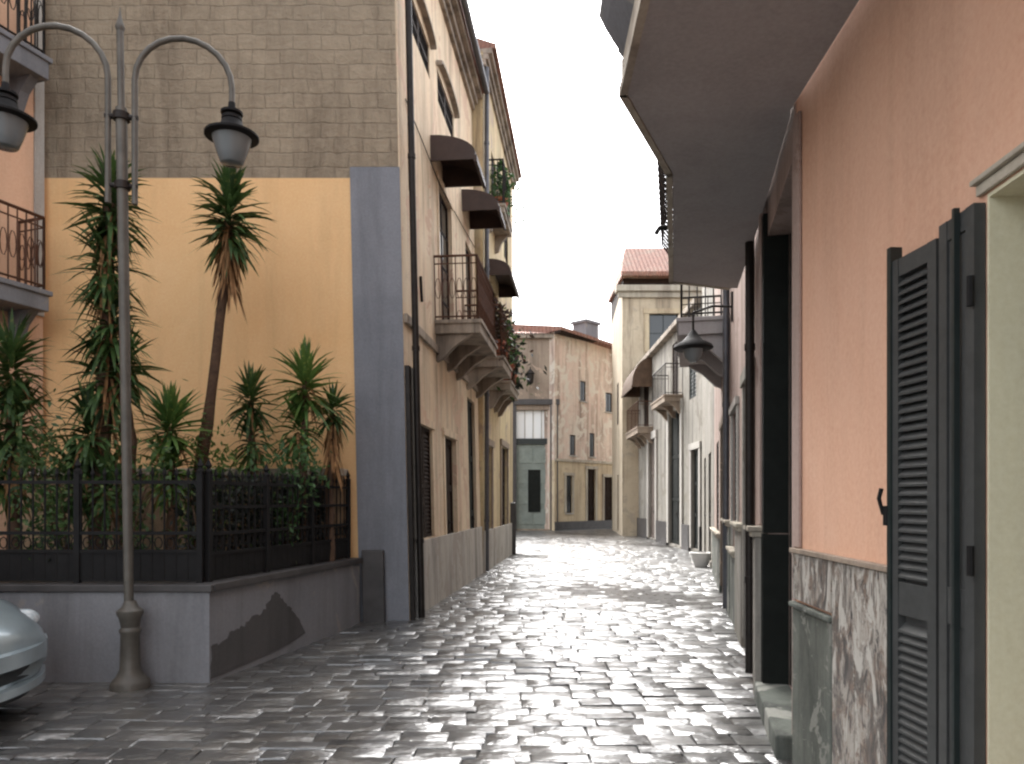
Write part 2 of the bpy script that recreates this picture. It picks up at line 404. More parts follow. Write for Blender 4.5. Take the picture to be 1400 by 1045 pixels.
def railing(pts, z0, z1, spacing=.11, r=.009, bulge=0.0, out=None, scroll=False):
    m = M(); pts = [Vector(p) for p in pts]
    for z, rr in ((z0+.06,.014),(z1,.02)):
        m.tube([(p.x,p.y,z) for p in pts], rr, 6)
    if z1-z0 > .6: m.tube([(p.x,p.y,z1-.12) for p in pts], .010, 6)
    for a, b in zip(pts[:-1], pts[1:]):
        L = (b-a).length; k = max(1, round(L/spacing))
        for j in range(k+1):
            p = a+(b-a)*j/k
            big = j in (0, k)
            if bulge and out is not None:
                o = Vector(out); m.tube([(p.x,p.y,z0),(p.x+o.x*bulge,p.y+o.y*bulge,z0+.22),(p.x+o.x*bulge*.8,p.y+o.y*bulge*.8,z0+.45),(p.x,p.y,z0+.75),(p.x,p.y,z1)], r, 6)
            else:
                m.tube([(p.x,p.y,z0),(p.x,p.y,z1)], r*1.7 if big else r, 6)
            if scroll and j < k:
                q = a+(b-a)*(j+.5)/k; zz = z0+(z1-z0)*.5; d = (b-a).normalized(); s_ = L/k*.38
                m.tube([(q.x+d.x*s_*math.cos(w), q.y+d.y*s_*math.cos(w), zz+.16*math.sin(w)) for w in [2*math.pi*i/10 for i in range(11)]], .006, 5)
    return m

def balcony(F_, u0, u1, proj, z, parent, slabmat, railmat, thick=.16, h=1.02, lean=0, brackets=True, scroll=False, bulge=0.0, spacing=.11):
    m = M(); m.fbox(F_,u0,u1,-.05,proj,z-thick,z); m.fbox(F_,u0-.03,u1+.03,.004,proj+.03,z-.05,z+.012)
    b = m.build('balcony', slabmat, parent, lean=lean, bevel=.01)
    pts = [F_(u0+.04,.0,0),F_(u0+.04,proj-.04,0),F_(u1-.04,proj-.04,0),F_(u1-.04,.0,0)]
    railing([(p[0],p[1],0) for p in pts], z+.012, z+h, spacing=spacing, scroll=scroll).build('railing', railmat, b, lean=lean)
    if brackets:
        k = max(2, round((u1-u0)/1.2)+1)
        for j in range(k):
            u = u0+.12+(u1-u0-.24)*j/(k-1); q = M()
            prof = [(0,z-thick-.42),(.10,z-thick-.38),(proj*.45,z-thick-.16),(proj*.8,z-thick-.002),(0,z-thick-.002)]
            pa = [F_(u-.06,n+.001,zz) for n, zz in prof]; pb = [F_(u+.06,n+.001,zz) for n, zz in prof]
            q.rings([pa,pb]); q.build('bracket', slabmat, b, lean=lean)
    return b

def canopy(F_, u0, u1, proj, z, parent, mat, lean=0, drop=.28):
    m = M(); top = [(proj*math.sin(k/8*math.pi/2)+.003, z-drop*(1-math.cos(k/8*math.pi/2))) for k in range(9)]
    m.rings([[F_(u0,n,zz-.02),F_(u1,n,zz-.02),F_(u1,n,zz+.02),F_(u0,n,zz+.02)] for n, zz in top])
    for u in (u0, u1-.03):
        prof = [(.003,z-drop-.08)] + [(n-.004,zz-.022) for n, zz in top] + [(proj,z-drop-.08)]
        m.rings([[F_(u,n,zz) for n, zz in prof],[F_(u+.03,n,zz) for n, zz in prof]])
    m.fbox(F_,u0-.01,u1+.01,proj-.02,proj+.03,z-drop-.12,z-drop-.02)
    return m.build('canopy', mat, parent, lean=lean)

def pipe(pts, r, parent, mat, lean=0):
    m = M(); m.tube(pts, r, 10)
    a, b = Vector(pts[0]), Vector(pts[-1])
    for t in (.15,.4,.65,.9):
        p = a+(b-a)*t; m.tube([(p.x,p.y,p.z-.03),(p.x,p.y,p.z+.03)], r*1.2, 10)
    return m.build('downpipe', mat, parent, smooth=True, lean=lean)

def X(px, y): return (px-CX)/FPX*y
def Z(py, y): return EYE-(py-CY)/FPX*y
LEAN = .022

# ------------------------------------------------------------------ ground
g = M(); g.box(-400,400,-200,500,-.4,-.03); tag(g.build('ground', MT['joint']), kind='structure')
def street():
    m = M(); y = -1.5; row = 0
    r2 = random.Random(3)
    while y < 47:
        dpt = r2.uniform(.14,.24)
        x = -9.0 + r2.uniform(-.4,0) if y < 11 else -3.5+r2.uniform(-.4,0)
        xe = 7.5
        while x < xe:
            w = r2.uniform(.18,.42); gp = .003
            crown = lambda xx, yy: .035*math.sin(xx*.9+yy*.23)*.5 + .02*math.sin(yy*.8+xx*.5) - .02
            ax, ay = r2.gauss(0,.008), r2.gauss(0,.009); dz = r2.gauss(0,.0026)
            arc = .06*math.sin(x*.8+row*.3)+.03*math.sin(x*2.9+row*.13)
            x0, x1, y0, y1 = x+gp, x+w-gp, y+gp+arc, y+dpt-gp+arc
            cx, cy = (x0+x1)/2, (y0+y1)/2
            i = len(m.v); j = .012
            def P(px, py, z=0): return (px+r2.uniform(-.010,.010), py+r2.uniform(-.010,.010), crown(cx,cy)*.6+dz+(px-cx)*ax+(py-cy)*ay+z)
            ring0 = [(x0,y0,-.06),(x1,y0,-.06),(x1,y1,-.06),(x0,y1,-.06)]
            ring1 = [P(x0,y0,-.007),P(x1,y0,-.007),P(x1,y1,-.007),P(x0,y1,-.007)]
            ring2 = [P(x0+j,y0+j),P(x1-j,y0+j),P(x1-j,y1-j),P(x0+j,y1-j)]
            m.v += ring0+ring1+ring2
            for a in (0,4):
                for k in range(4): m.f.append((i+a+k,i+a+(k+1)%4,i+a+4+(k+1)%4,i+a+4+k))
            m.f.append((i+8,i+9,i+10,i+11))
            x += w
        y += dpt; row += 1
    return m.build('street', MT['wet'], fix=False, smooth=True)
tag(street(), kind='structure')

# ------------------------------------------------------------------ corner house (tuff gable + cream street front)
GY = 9.55
ch = thing('corner_house', (-3.5,12.5,0), 'tall corner house with bare tuff block gable above orange plaster and stained cream street front', 'house')
gF = F((-6.35,GY),(-1.32,GY),(0,-1))
wall(gF,-.05,5.72,[],ch,MT['peach'],'gable_wall',thick=.3,lean=LEAN)
wall(gF,5.72,10.3,[],ch,MT['tuff'],'upper_gable_wall',thick=.285,lean=LEAN)
q = M(); q.fbox(gF,gF.L-.64,gF.L-.002,.003,.03,-.05,5.85); q.build('corner_strip', MT['blue'], ch, lean=LEAN)
q = M(); q.fbox(gF,gF.L-.58,gF.L-.30,.032,.14,-.05,.92); q.build('corner_plinth', MT['basalt'], ch, lean=LEAN, bevel=.012)
q = M(); q.fbox(gF,2.35,2.6,.003,.03,7.4,10.2); q.build('chimney_breast_stain', MT['doorbrown'], ch, lean=LEAN) if False else None
sF = F((-1.318,GY-.002),(-.655,16.0),(1,0))
y2u = sF.uy
OPS = {}
at1 = (y2u(10.2),y2u(11.6),8.15,8.68); at2 = (y2u(12.2),y2u(13.7),8.15,8.68)
sm = (y2u(10.0),y2u(10.35),5.75,6.25)
gw1 = (y2u(10.15),y2u(11.1),1.02,2.62); gd1 = (y2u(12.1),y2u(13.1),.12,2.62)
bd1 = (y2u(12.05),y2u(13.15),4.36,6.75); gd2 = (y2u(14.55),y2u(15.5),.12,3.6); bd2 = (y2u(14.75),y2u(15.6),4.36,6.75)
wall(sF,-.05,10.3,[at1,at2,sm,gw1,gd1,bd1,gd2,bd2],ch,MT['cream'],'street_wall',lean=LEAN)
for op in (at1,at2,sm,gw1): shutters(sF,op,ch,MT['doorbrown'],LEAN)
for op in (at1,at2):
    m = M(); uc = (op[0]+op[1])/2; hw = (op[1]-op[0])/2+.10; rr = []
    for k in range(11):
        w = math.pi*k/10; u = uc-hw*math.cos(w); z = op[3]+.004+.16*math.sin(w)
        rr.append([sF(u,.002,z),sF(u,.10,z-.0),sF(u,.10,z+.045),sF(u,.002,z+.06)])
    m.rings(rr); m.build('window_hood', MT['cornice'], ch, lean=LEAN)
door(sF,gd1,ch,MT['doorbrown'],LEAN); door(sF,gd2,ch,MT['doordark'],LEAN)
for op in (bd1,bd2):
    window(sF,op,ch,MT['doorbrown'],LEAN,nv=1,nh=3,sill=False)
for op in (gw1,gd1,bd1): surround(sF,op,ch,MT['cream'],.12,.02,LEAN,name='window_surround')
balcony(sF,y2u(11.55),y2u(13.55),.72,4.36,ch,MT['cornice'],MT['rustiron'],lean=LEAN,scroll=True,thick=.2)
balcony(sF,y2u(14.45),y2u(15.9),.74,4.36,ch,MT['cornice'],MT['rustiron'],lean=LEAN,thick=.2)
canopy(sF,y2u(11.5),y2u(12.5),.70,7.22,ch,MT['canopy'],LEAN,.30)
canopy(sF,y2u(14.4),y2u(15.4),.72,7.6,ch,MT['canopy'],LEAN,.32)
q = M(); q.fbox(sF,.345,sF.L-.01,.003,.035,-.05,1.0); q.build('base_course', MT['paledado'], ch, lean=LEAN, bevel=.006)
q = M(); q.fbox(sF,.02,sF.L-.01,.003,.05,3.86,3.98); q.build('string_course', MT['cornice'], ch, lean=LEAN, bevel=.008)
q = M()
for k, (n, z) in enumerate(((.07,10.0),(.14,10.12),(.24,10.24))): q.fbox(sF,-.05,sF.L,-.2,n,z,z+.118)
q.build('cornice', MT['cornice'], ch, lean=LEAN, bevel=.01)
q = M(); q.rings([[(-1.1,GY-.3,10.36),(-1.1,GY-.3,10.46),(-4.6,GY-.3,11.6),(-8.2,GY-.3,10.46),(-8.2,GY-.3,10.36)],
                  [(-.38,16.0,10.36),(-.38,16.0,10.46),(-4.0,16.0,11.6),(-7.8,16.0,10.46),(-7.8,16.0,10.36)]])
q.build('roof', MT['tile'], ch, lean=LEAN)
gt = M(); gt.tube([sF(-.15,.34,10.40),sF(sF.L,.34,10.38)],.065,10); gt.build('gutter', MT['zinc'], ch, lean=LEAN, smooth=True)
pipe([sF(.16,.12,10.1),sF(.16,.12,3.0),sF(.16,.12,.02)],.045,ch,MT['iron'],LEAN)
q = M(); q.fbox(sF,.002,.34,.003,.06,-.05,3.3); q.build('corner_guard', MT['iron'], ch, lean=LEAN)  # dark strip up the lower street face, next to the corner
q = M(); q.prism([(-6.35,16.2),(-.9,16.2),(-.9,15.9),(-6.35,15.9)],-.05,10.3); q.build('rear_wall', MT['tuff'], ch, lean=LEAN); q = M(); q.prism([(-6.7,9.87),(-6.36,9.87),(-6.36,16.2),(-6.7,16.2)],-.05,10.3); q.build('rear_wall', MT['tuff'], ch, lean=LEAN)
q = M(); q.tube([sF(1.0,.02,4.75),sF(1.05,.02,4.4)],.02,6); q.tube([sF(.3,.02,6.9),sF(2.6,.03,6.7),sF(5.2,.02,6.9),sF(6.4,.02,7.0)],.008,5); q.build('cable', MT['black'], ch, lean=LEAN)

# ------------------------------------------------------------------ second house on the left
y_h = thing('terrace_house', (-2,19,0), 'yellow stained terrace house further down the left side with one canopied and one high balcony', 'house')
tF = F((-.63,16.02),(.02,22.4),(1,0)); t2 = tF.uy
a1 = (t2(16.5),t2(17.4),.12,2.8); a2 = (t2(19.3),t2(20.8),.12,3.0); a3 = (t2(17.4),t2(18.4),4.3,6.7); a4 = (t2(20.2),t2(21.1),4.3,6.7)
a5 = (t2(17.4),t2(18.3),8.2,9.8); a6 = (t2(20.1),t2(21.1),8.2,9.8)
wall(tF,-.05,11.3,[a1,a2,a3,a4,a5,a6],y_h,MT['yellow'],'street_wall')
door(tF,a1,y_h,MT['woodgrey']); door(tF,a2,y_h,MT['doorbrown'])
for op in (a3,a4): window(tF,op,y_h,MT['doorbrown'],nh=3,sill=False)
for op in (a5,a6): shutters(tF,op,y_h,MT['doorbrown'],pitch=.12)
for op in (a1,a2): surround(tF,op,y_h,MT['brownwall'],.16,.04)
balcony(tF,t2(17.0),t2(18.9),.5,4.3,y_h,MT['cornice'],MT['rustiron'],thick=.2,spacing=.14)
balcony(tF,t2(16.6),t2(18.2),.4,8.2,y_h,MT['cornice'],MT['iron'],thick=.18,spacing=.14)
canopy(tF,t2(17.0),t2(18.9),.5,7.1,y_h,MT['canopy'])
q = M(); q.fbox(tF,.01,tF.L,.003,.05,-.05,.9); q.build('base_course', MT['paledado'], y_h, bevel=.006)
q = M()
for n, z in ((.06,11.0),(.12,11.12),(.2,11.24)): q.fbox(tF,0,tF.L+.1,-.2,n,z,z+.118)
q.build('cornice', MT['cornice'], y_h, bevel=.01)
q = M(); q.rings([[(-.35,16.02,11.36),(-.35,16.02,11.46),(-4,16.02,12.6),(-4,16.02,11.36)],[(.30,22.5,11.36),(.30,22.5,11.46),(-4,22.5,12.6),(-4,22.5,11.36)]]); q.build('roof', MT['tile'], y_h)
q = M(); q.prism([(-5,22.35),(-.02,22.35),(-.02,22.05),(-5,22.05)],-.05,11.3); q.build('end_wall', MT['brownwall'], y_h)
pipe([tF(.12,.07,11.0),tF(.12,.07,.02)],.05,y_h,MT['zinc'])
bt = M(); bt.prism([(-.06,21.7),(.12,21.8),(.12,22.6),(-.2,22.6)],-.05,1.5); bt.build('corner_buttress', MT['basalt'], y_h, bevel=.03)

# ------------------------------------------------------------------ far-left salmon house
lh = thing('salmon_house', (-7,7.5,0), 'salmon pink house at the left edge with white corner and iron balconies', 'house')
lF = F((-6.0,9.46),(-8.1,3.5),(1,-.3))
b1 = (.75,1.75,4.15,6.4); b2 = (.75,1.75,7.0,9.3); b3 = (2.9,3.9,4.15,6.4); b4 = (.7,1.7,.1,2.6)
wall(lF,-.05,10.5,[b1,b2,b3,b4],lh,MT['peach2'],'street_wall')
for op in (b1,b2,b3): shutters(lF,op,lh,MT['doorbrown'])
door(lF,b4,lh,MT['doorbrown'])
q = M(); q.fbox(lF,0,.13,.003,.03,3.9,10.5); q.build('corner_strip', MT['white'], lh, bevel=.006)
balcony(lF,.28,3.6,.46,4.1,lh,MT['cement'],MT['rustiron'],thick=.24,h=.9,scroll=True)
balcony(lF,.28,3.6,.46,6.95,lh,MT['cement'],MT['iron'],thick=.26,h=1.0,scroll=True)
q = M(); q.prism([(-6.05,9.5),(-8.3,3.5),(-12,3.5),(-12,9.5)],10.5,10.62); q.build('roof', MT['cement'], lh)
q = M(); q.prism([(-8.1,3.5),(-8.1,3.8),(-12,3.8),(-12,3.5)],-.05,10.5); q.build('side_wall', MT['peach2'], lh); q = M(); q.prism([(-6.3,9.46),(-6.3,9.2),(-12,9.2),(-12,9.46)],-.05,10.5); q.build('side_wall', MT['peach2'], lh)

# ------------------------------------------------------------------ garden: low wall, soil, rear wall, fence
WY = 6.45; C1 = (-2.62,6.40); C2 = (-1.93,9.36)
lw = thing('low_wall', (-3,6.6,0), 'low grey rendered garden wall turning a corner under the iron fence, with a dark patch', 'wall')
w1 = F((-7.2,WY),C1,(0,-1)); w2 = F(C1,C2,(1,-.3))
m = M(); m.fbox(w1,0,w1.L,-.25,0,-.05,.76); m.build('wall', MT['cement'], lw)
m = M(); m.fbox(w2,.0,w2.L,-.25,0,-.05,.758); m.build('wall', MT['cement'], lw)
m = M(); m.fbox(w1,0,w1.L+.03,-.28,.03,.762,.825); m.build('coping', MT['basalt'], lw, bevel=.008)
m = M(); m.fbox(w2,.03,w2.L+.02,-.28,.035,.764,.829); m.build('coping', MT['basalt'], lw, bevel=.008)
pk0 = [(.02,.0),(.02,.28),(.22,.31),(.35,.37),(.50,.38),(.62,.44),(.80,.46),(.93,.55),(1.05,.63),(1.16,.58),(1.24,.49),(1.36,.43),(1.48,.32),(1.66,.12),(1.3,.06),(.8,.03)]
pt = []
for (ua,za),(ub,zb) in zip(pk0, pk0[1:]+pk0[:1]):
    for k in range(5):
        f = k/5; j_ = .012 if za+zb > .2 else 0
        pt.append((max(.01,ua+(ub-ua)*f+rng.gauss(0,j_)), max(0,za+(zb-za)*f+rng.gauss(0,j_))))
m = M(); m.rings([[w2(u,.001,z) for u, z in pt],[w2(u,.006,z) for u, z in pt]]); m.build('render_patch', MT['tar'], lw)  # thin dark patch with a ragged outline on the wall face
m = M(); m.prism([(-7.2,6.71),(-2.85,6.66),(-2.2,9.3),(-2.2,9.52),(-7.2,9.52)],-.05,.74); tag(m.build('garden_soil', MT['soil']), kind='structure')
gw = thing('garden_wall', (-3.5,9.1,0), 'low tan wall with pale coping behind the yuccas along the orange gable', 'wall')
m = M(); m.box(-6.2,-2.12,9.15,9.36,.7,1.86); m.build('wall', MT['tan'], gw)
m = M(); m.box(-6.2,-2.08,9.10,9.40,1.862,1.95); m.build('coping', MT['coping'], gw, bevel=.01)

fe = thing('iron_fence', (-3,6.6,.83), 'black iron railing fence with kick plate standing on the low grey wall', 'fence')
def fence_run(Fr, u0, u1, solid, nposts, rails):
    n = -.12
    for k in range(nposts):
        u = u0+(u1-u0)*k/(nposts-1); m = M()
        m.fbox(Fr,u-.025,u+.025,n-.025,n+.025,.826,1.80)
        p = Vector(Fr(u,n,1.80)); m.lathe(p, [(.035,0),(.035,.02),(.015,.04),(.03,.065),(.018,.09),(.002,.13)], 8)
        m.build('post', MT['black'], fe)
    ms = M()
    for z in rails: ms.fbox(Fr,u0,u1,n-.016,n+.016,z,z+.03)
    k = round((u1-u0)/.105)
    for j in range(k+1):
        u = u0+(u1-u0)*j/k
        ms.tube([Fr(u,n,.86),Fr(u,n,1.76)], .0085, 6)
        ms.tube([Fr(u,n,1.76),Fr(u,n,1.79),Fr(u,n,1.845)], [.009,.019,.002], 6)
        if j < k:
            um = u+(u1-u0)/k/2
            ms.tube([Fr(um+.034*math.cos(w),n,1.18+.05*math.sin(w)) for w in [2*math.pi*i/8 for i in range(9)]], .006, 5)
    ms.build('bar_panel', MT['black'], fe)
    m = M(); m.fbox(Fr,u0,u1,n-.006,n+.004,.84,solid); m.build('kick_plate', MT['black'], fe)
fence_run(w1,.1,w1.L-.13,1.09,5,(1.09,1.25,1.70)); fence_run(w2,.16,w2.L-.08,1.06,4,(1.06,1.24,1.48,1.70))

# hedge behind the right hand run
hd = thing('hedge', (-2.4,8,.75), 'dark clipped hedge filling the fence between the lamp post and the cream house', 'hedge')
m = M()
for k in range(5200):
    u = rng.uniform(.35,w2.L-.05); n = -.26-abs(rng.gauss(0,.22)); z = .8+ (rng.random()**.8)*.98+rng.gauss(0,.03)
    if n < -.8: continue
    m.card(w2(u,n,z), rng.uniform(.025,.045))
m.build('leaves', MT['leafdark'], hd, fix=False)
m = M()
for k in range(14):
    u = .4+.19*k; m.tube([w2(u,-.45,.72),w2(u+.03,-.42,1.2),w2(u-.02,-.46,1.6)], [.016,.012,.006], 6)
m.build('stems', MT['bark'], hd)

# ------------------------------------------------------------------ yuccas
def yucca(loc, path, heads, label, cat='yucca', leaf='leaf', skirt=None, rad=.06, group='yuccas in the walled garden', name='yucca'):
    t = thing(name, loc, label, cat, group)
    L = Vector(loc)
    for p in path:
        m = M(); n = 14; pts = []; rr = []
        pv = [L+Vector(q) for q in p]
        for k in range(n+1):
            s = k/n*(len(pv)-1); i = min(int(s), len(pv)-2); f = s-i
            pts.append(pv[i].lerp(pv[i+1], f)+Vector((rng.gauss(0,.006),rng.gauss(0,.006),0))); rr.append(rad*(1.25-.6*k/n)*rng.uniform(.9,1.12))
        m.tube(pts, rr, 9); m.build('trunk', MT['bark'], t, smooth=True)
    m = M()
    for (hx,hy,hz,hh,ln,nl,dr) in heads:        # hh: height of the leafy zone, nl leaves
        nl = int(nl*1.7)
        for k in range(nl):
            s = k/nl; az = k*2.39996+rng.gauss(0,.2)
            el = R(-40+125*s**.8)+rng.gauss(0,.16)
            d = (math.cos(az)*math.cos(el), math.sin(az)*math.cos(el), math.sin(el))
            p = L+Vector((hx+math.cos(az)*.03, hy+math.sin(az)*.03, hz+hh*s))
            m.leaf(p, d, ln*rng.uniform(.75,1.12)*(1-.25*s*s), .027*rng.uniform(.8,1.25)*(ln/.5)**.4, dr*rng.uniform(.4,1.5))
    m.build('leaves', MT[leaf], t, fix=False)
    m = M()
    for (hx,hy,hz,hh,ln,nl,dr) in heads:
        for k in range(max(6, nl//7)):
            az = rng.uniform(0,6.28); p = L+Vector((hx+math.cos(az)*.03,hy+math.sin(az)*.03,hz+hh*rng.uniform(-.1,.45)))
            m.leaf(p, (math.cos(az),math.sin(az),rng.uniform(-.9,.1)), ln*rng.uniform(.6,1), .017, rng.uniform(1.2,3))
    m.build('dry_leaves', MT['deadleaf'], t, fix=False)
    if skirt:
        sx,sy,sz,sh,sn,sl = skirt; m = M()
        for k in range(sn):
            az = k*2.39996; s = rng.random()
            d = (math.cos(az)*.45, math.sin(az)*.45, -1)
            m.leaf(L+Vector((sx+math.cos(az)*.05,sy+math.sin(az)*.05,sz+sh*s)), d, sl*rng.uniform(.7,1.2), .016, .5)
        m.build('dry_skirt', MT['deadleaf'], t, fix=False)
    return t
Y1 = 7.5
x1 = X(148,Y1)
yucca((x1,Y1,.74), [[(-.12,0,0),(-.06,0,1.4),(0,0,2.6),(.02,0,4.0)],[(.1,.1,0),(.16,.1,1.3),(.12,.05,2.2)]],
      [(.02,0,3.55,.55,.46,90,.9),(-.02,0,2.95,.5,.48,80,1.1),(.03,0,2.35,.5,.5,80,1.2),(-.06,.05,1.8,.5,.52,80,1.2),(-.16,-.05,1.3,.4,.5,70,1.2),(.14,.06,2.0,.35,.42,50,.9),(-.3,0,.8,.4,.45,60,.9),(.05,-.1,.75,.4,.45,60,.9)],
      'tallest shaggy yucca with stacked dark heads rising behind the lamp post', skirt=(0,0,1.4,2.2,80,.4), rad=.075)
Y2 = 8.4
yucca((X(262,Y2),Y2,.74), [[(0,0,0),(.06,0,.9),(.22,0,2.0),(.40,0,3.45),(.42,0,4.0)]],
      [(.43,0,3.72,.62,.50,120,.9)], 'slender yucca with leaning bare trunk, one green head and brown dry skirt', skirt=(.42,0,3.25,.6,80,.42), rad=.062)
Y3 = 7.9
yucca((X(232,Y3),Y3,.74), [[(0,0,0),(.02,0,.8),(.0,0,1.6)]], [(0,0,1.45,.3,.48,70,.5),(0,0,.95,.35,.44,60,1.0)],
      'young pale green yucca beside the lamp post, left of the leaning trunk', leaf='leaf2', rad=.045)
yucca((X(345,8.8),8.8,.74), [[(0,0,0),(0,0,1.3),(-.02,0,2.0)]], [(-.02,0,1.85,.3,.42,55,.9),(0,0,1.35,.4,.38,50,1.3)],
      'small dark topped yucca right of the leaning trunk', rad=.05)
yucca((X(413,8.6),8.6,.74), [[(0,0,0),(.02,0,1.2),(.04,0,2.2)]], [(.04,0,1.95,.42,.48,75,.6),(-.05,0,1.5,.35,.42,50,1.1)],
      'bushy yucca with upright leaves in front of the orange wall near the blue strip', leaf='leaf2', rad=.05)
yucca((X(452,8.9),8.9,.74), [[(0,0,0),(-.02,0,.9),(.03,0,1.85)]], [(.03,0,1.75,.3,.34,45,1.2)],
      'brown stemmed little yucca closest to the blue grey strip', skirt=(.02,0,1.2,.6,60,.32), rad=.05)
yucca((X(18,7.6),7.6,.74), [[(0,0,0),(.02,0,1.0),(-.02,0,1.9)]], [(-.02,0,1.9,.5,.5,80,1.0),(.05,0,1.4,.4,.48,70,1.2),(-.1,0,.9,.4,.45,60,1.0)],
      'dark yucca at the left edge of the garden under the salmon balcony', skirt=(0,0,.9,.6,60,.4), rad=.06)
def shrub(loc, rx, rz, n, label, mat='leafgreen', group='shrubs in the walled garden'):
    t = thing('shrub', loc, label, 'shrub', group); m = M(); L = Vector(loc)
    cl = [(rng.gauss(0,.45)*rx, rng.gauss(0,.45)*rx, rng.uniform(.25,1)*rz) for _ in range(11)]
    for k in range(n):
        c = rng.choice(cl); m.card(L+Vector((c[0]+rng.gauss(0,.22)*rx,c[1]+rng.gauss(0,.22)*rx,max(.02,c[2]+rng.gauss(0,.16)*rz))), .038)
    m.build('leaves', MT[mat], t, fix=False)
    m = M()
    for c in cl: m.tube([L,L+Vector(c)*.5+Vector((0,0,.05)),L+Vector(c)], [.014,.01,.004], 5)
    m.build('stems', MT['bark'], t)
shrub((X(385,8.2),8.2,.74),.36,1.25,1000,'leafy green shrub between the two small yuccas by the orange wall')
shrub((X(300,8.3),8.3,.74),.42,1.5,1100,'pale yellow green bush at the foot of the leaning yucca','leaf2')
shrub((X(95,7.2),7.2,.74),.5,1.35,1300,'dense dark green bush left of the lamp post behind the fence','leaf')
shrub((X(165,7.1),7.1,.74),.3,1.2,700,'narrow dark bush directly behind the lamp post','leaf')

# ------------------------------------------------------------------ street lamp
LY = 6.22; LX = X(178,LY)
sl = thing('street_lamp', (LX,LY,0), 'two armed iron street lamp with hanging lanterns standing before the garden wall', 'street lamp')
ln_ = lambda z: -.0155*z
m = M(); m.lathe((LX,LY,-.03), [(.155,0),(.155,.05),(.14,.08),(.115,.10),(.10,.13),(.082,.17),(.074,.46),(.085,.48),(.085,.50),(.07,.52),(.088,.60),(.105,.63),(.105,.66),(.065,.69),(.044,.74)], 24)
m.build('base', MT['lampiron'], sl, smooth=True)
m = M(); m.tube([(LX+ln_(.7),LY,.7),(LX+ln_(2.5),LY,2.5),(LX+ln_(4.85),LY,4.85)], [.038,.041,.046], 14); m.tube([(LX+ln_(4.85),LY,4.85),(LX+ln_(5.5),LY,5.5)], .028, 12)
m.lathe((LX+ln_(5.5),LY,5.5), [(.028,0),(.04,.03),(.03,.06),(.012,.12),(.003,.2)], 12)
m.build('pole', MT['lampiron'], sl, smooth=True)
ax = Vector((.985,.17,0)).normalized()
cl = M(); zc = 4.78; cpt = Vector((LX+ln_(zc),LY,zc))
cl.tube([cpt-Vector((0,0,.03)),cpt+Vector((0,0,.03))], .066, 16); cl.tube([cpt-ax*.13,cpt+ax*.13], .024, 10); cl.build('collar', MT['iron'], sl, smooth=True)
cpt2 = Vector((LX+ln_(4.2),LY,4.2))
cl = M(); cl.tube([cpt2-Vector((0,0,.03)),cpt2+Vector((0,0,.03))], .062, 16); cl.tube([cpt2-ax*.12,cpt2+ax*.12], .02, 10); cl.build('collar', MT['iron'], sl, smooth=True)
for sgn in (-1,1):
    e = ax*sgn; pts = []
    for z in (4.05,4.3,4.6,4.9,5.1): pts.append(cpt+e*.105+Vector((0,0,z-zc)))
    r_ = .39; c = pts[-1]+e*r_
    for k in range(1,13):
        w = math.pi-math.pi*k/12; pts.append(c+e*(r_*math.cos(w))+Vector((0,0,r_*math.sin(w))))
    pts.append(pts[-1]-Vector((0,0,.18)))
    m = M(); m.tube(pts, .025, 10); am = m.build('arm', MT['lampiron'], sl, smooth=True)
    b = pts[-1]
    m = M(); m.lathe(b-Vector((0,0,.10)), [(.03,0),(.085,.01),(.085,.035),(.06,.045),(.06,.055),(.092,.06),(.092,.08),(.035,.095),(.028,.16)], 16); m.build('lantern_cap', MT['black'], sl, smooth=True)
    m = M(); m.lathe(b-Vector((0,0,.25)), [(.205,0),(.225,.012),(.225,.03),(.14,.055),(.10,.09),(.085,.15),(.03,.152)], 24); m.build('lantern_hood', MT['black'], sl, smooth=True)
    m = M(); m.lathe(b-Vector((0,0,.47)), [(.085,0),(.095,.008),(.125,.09),(.155,.19),(.165,.219)], 24); m.build('lantern_glass', MT['milk'], sl, smooth=True)

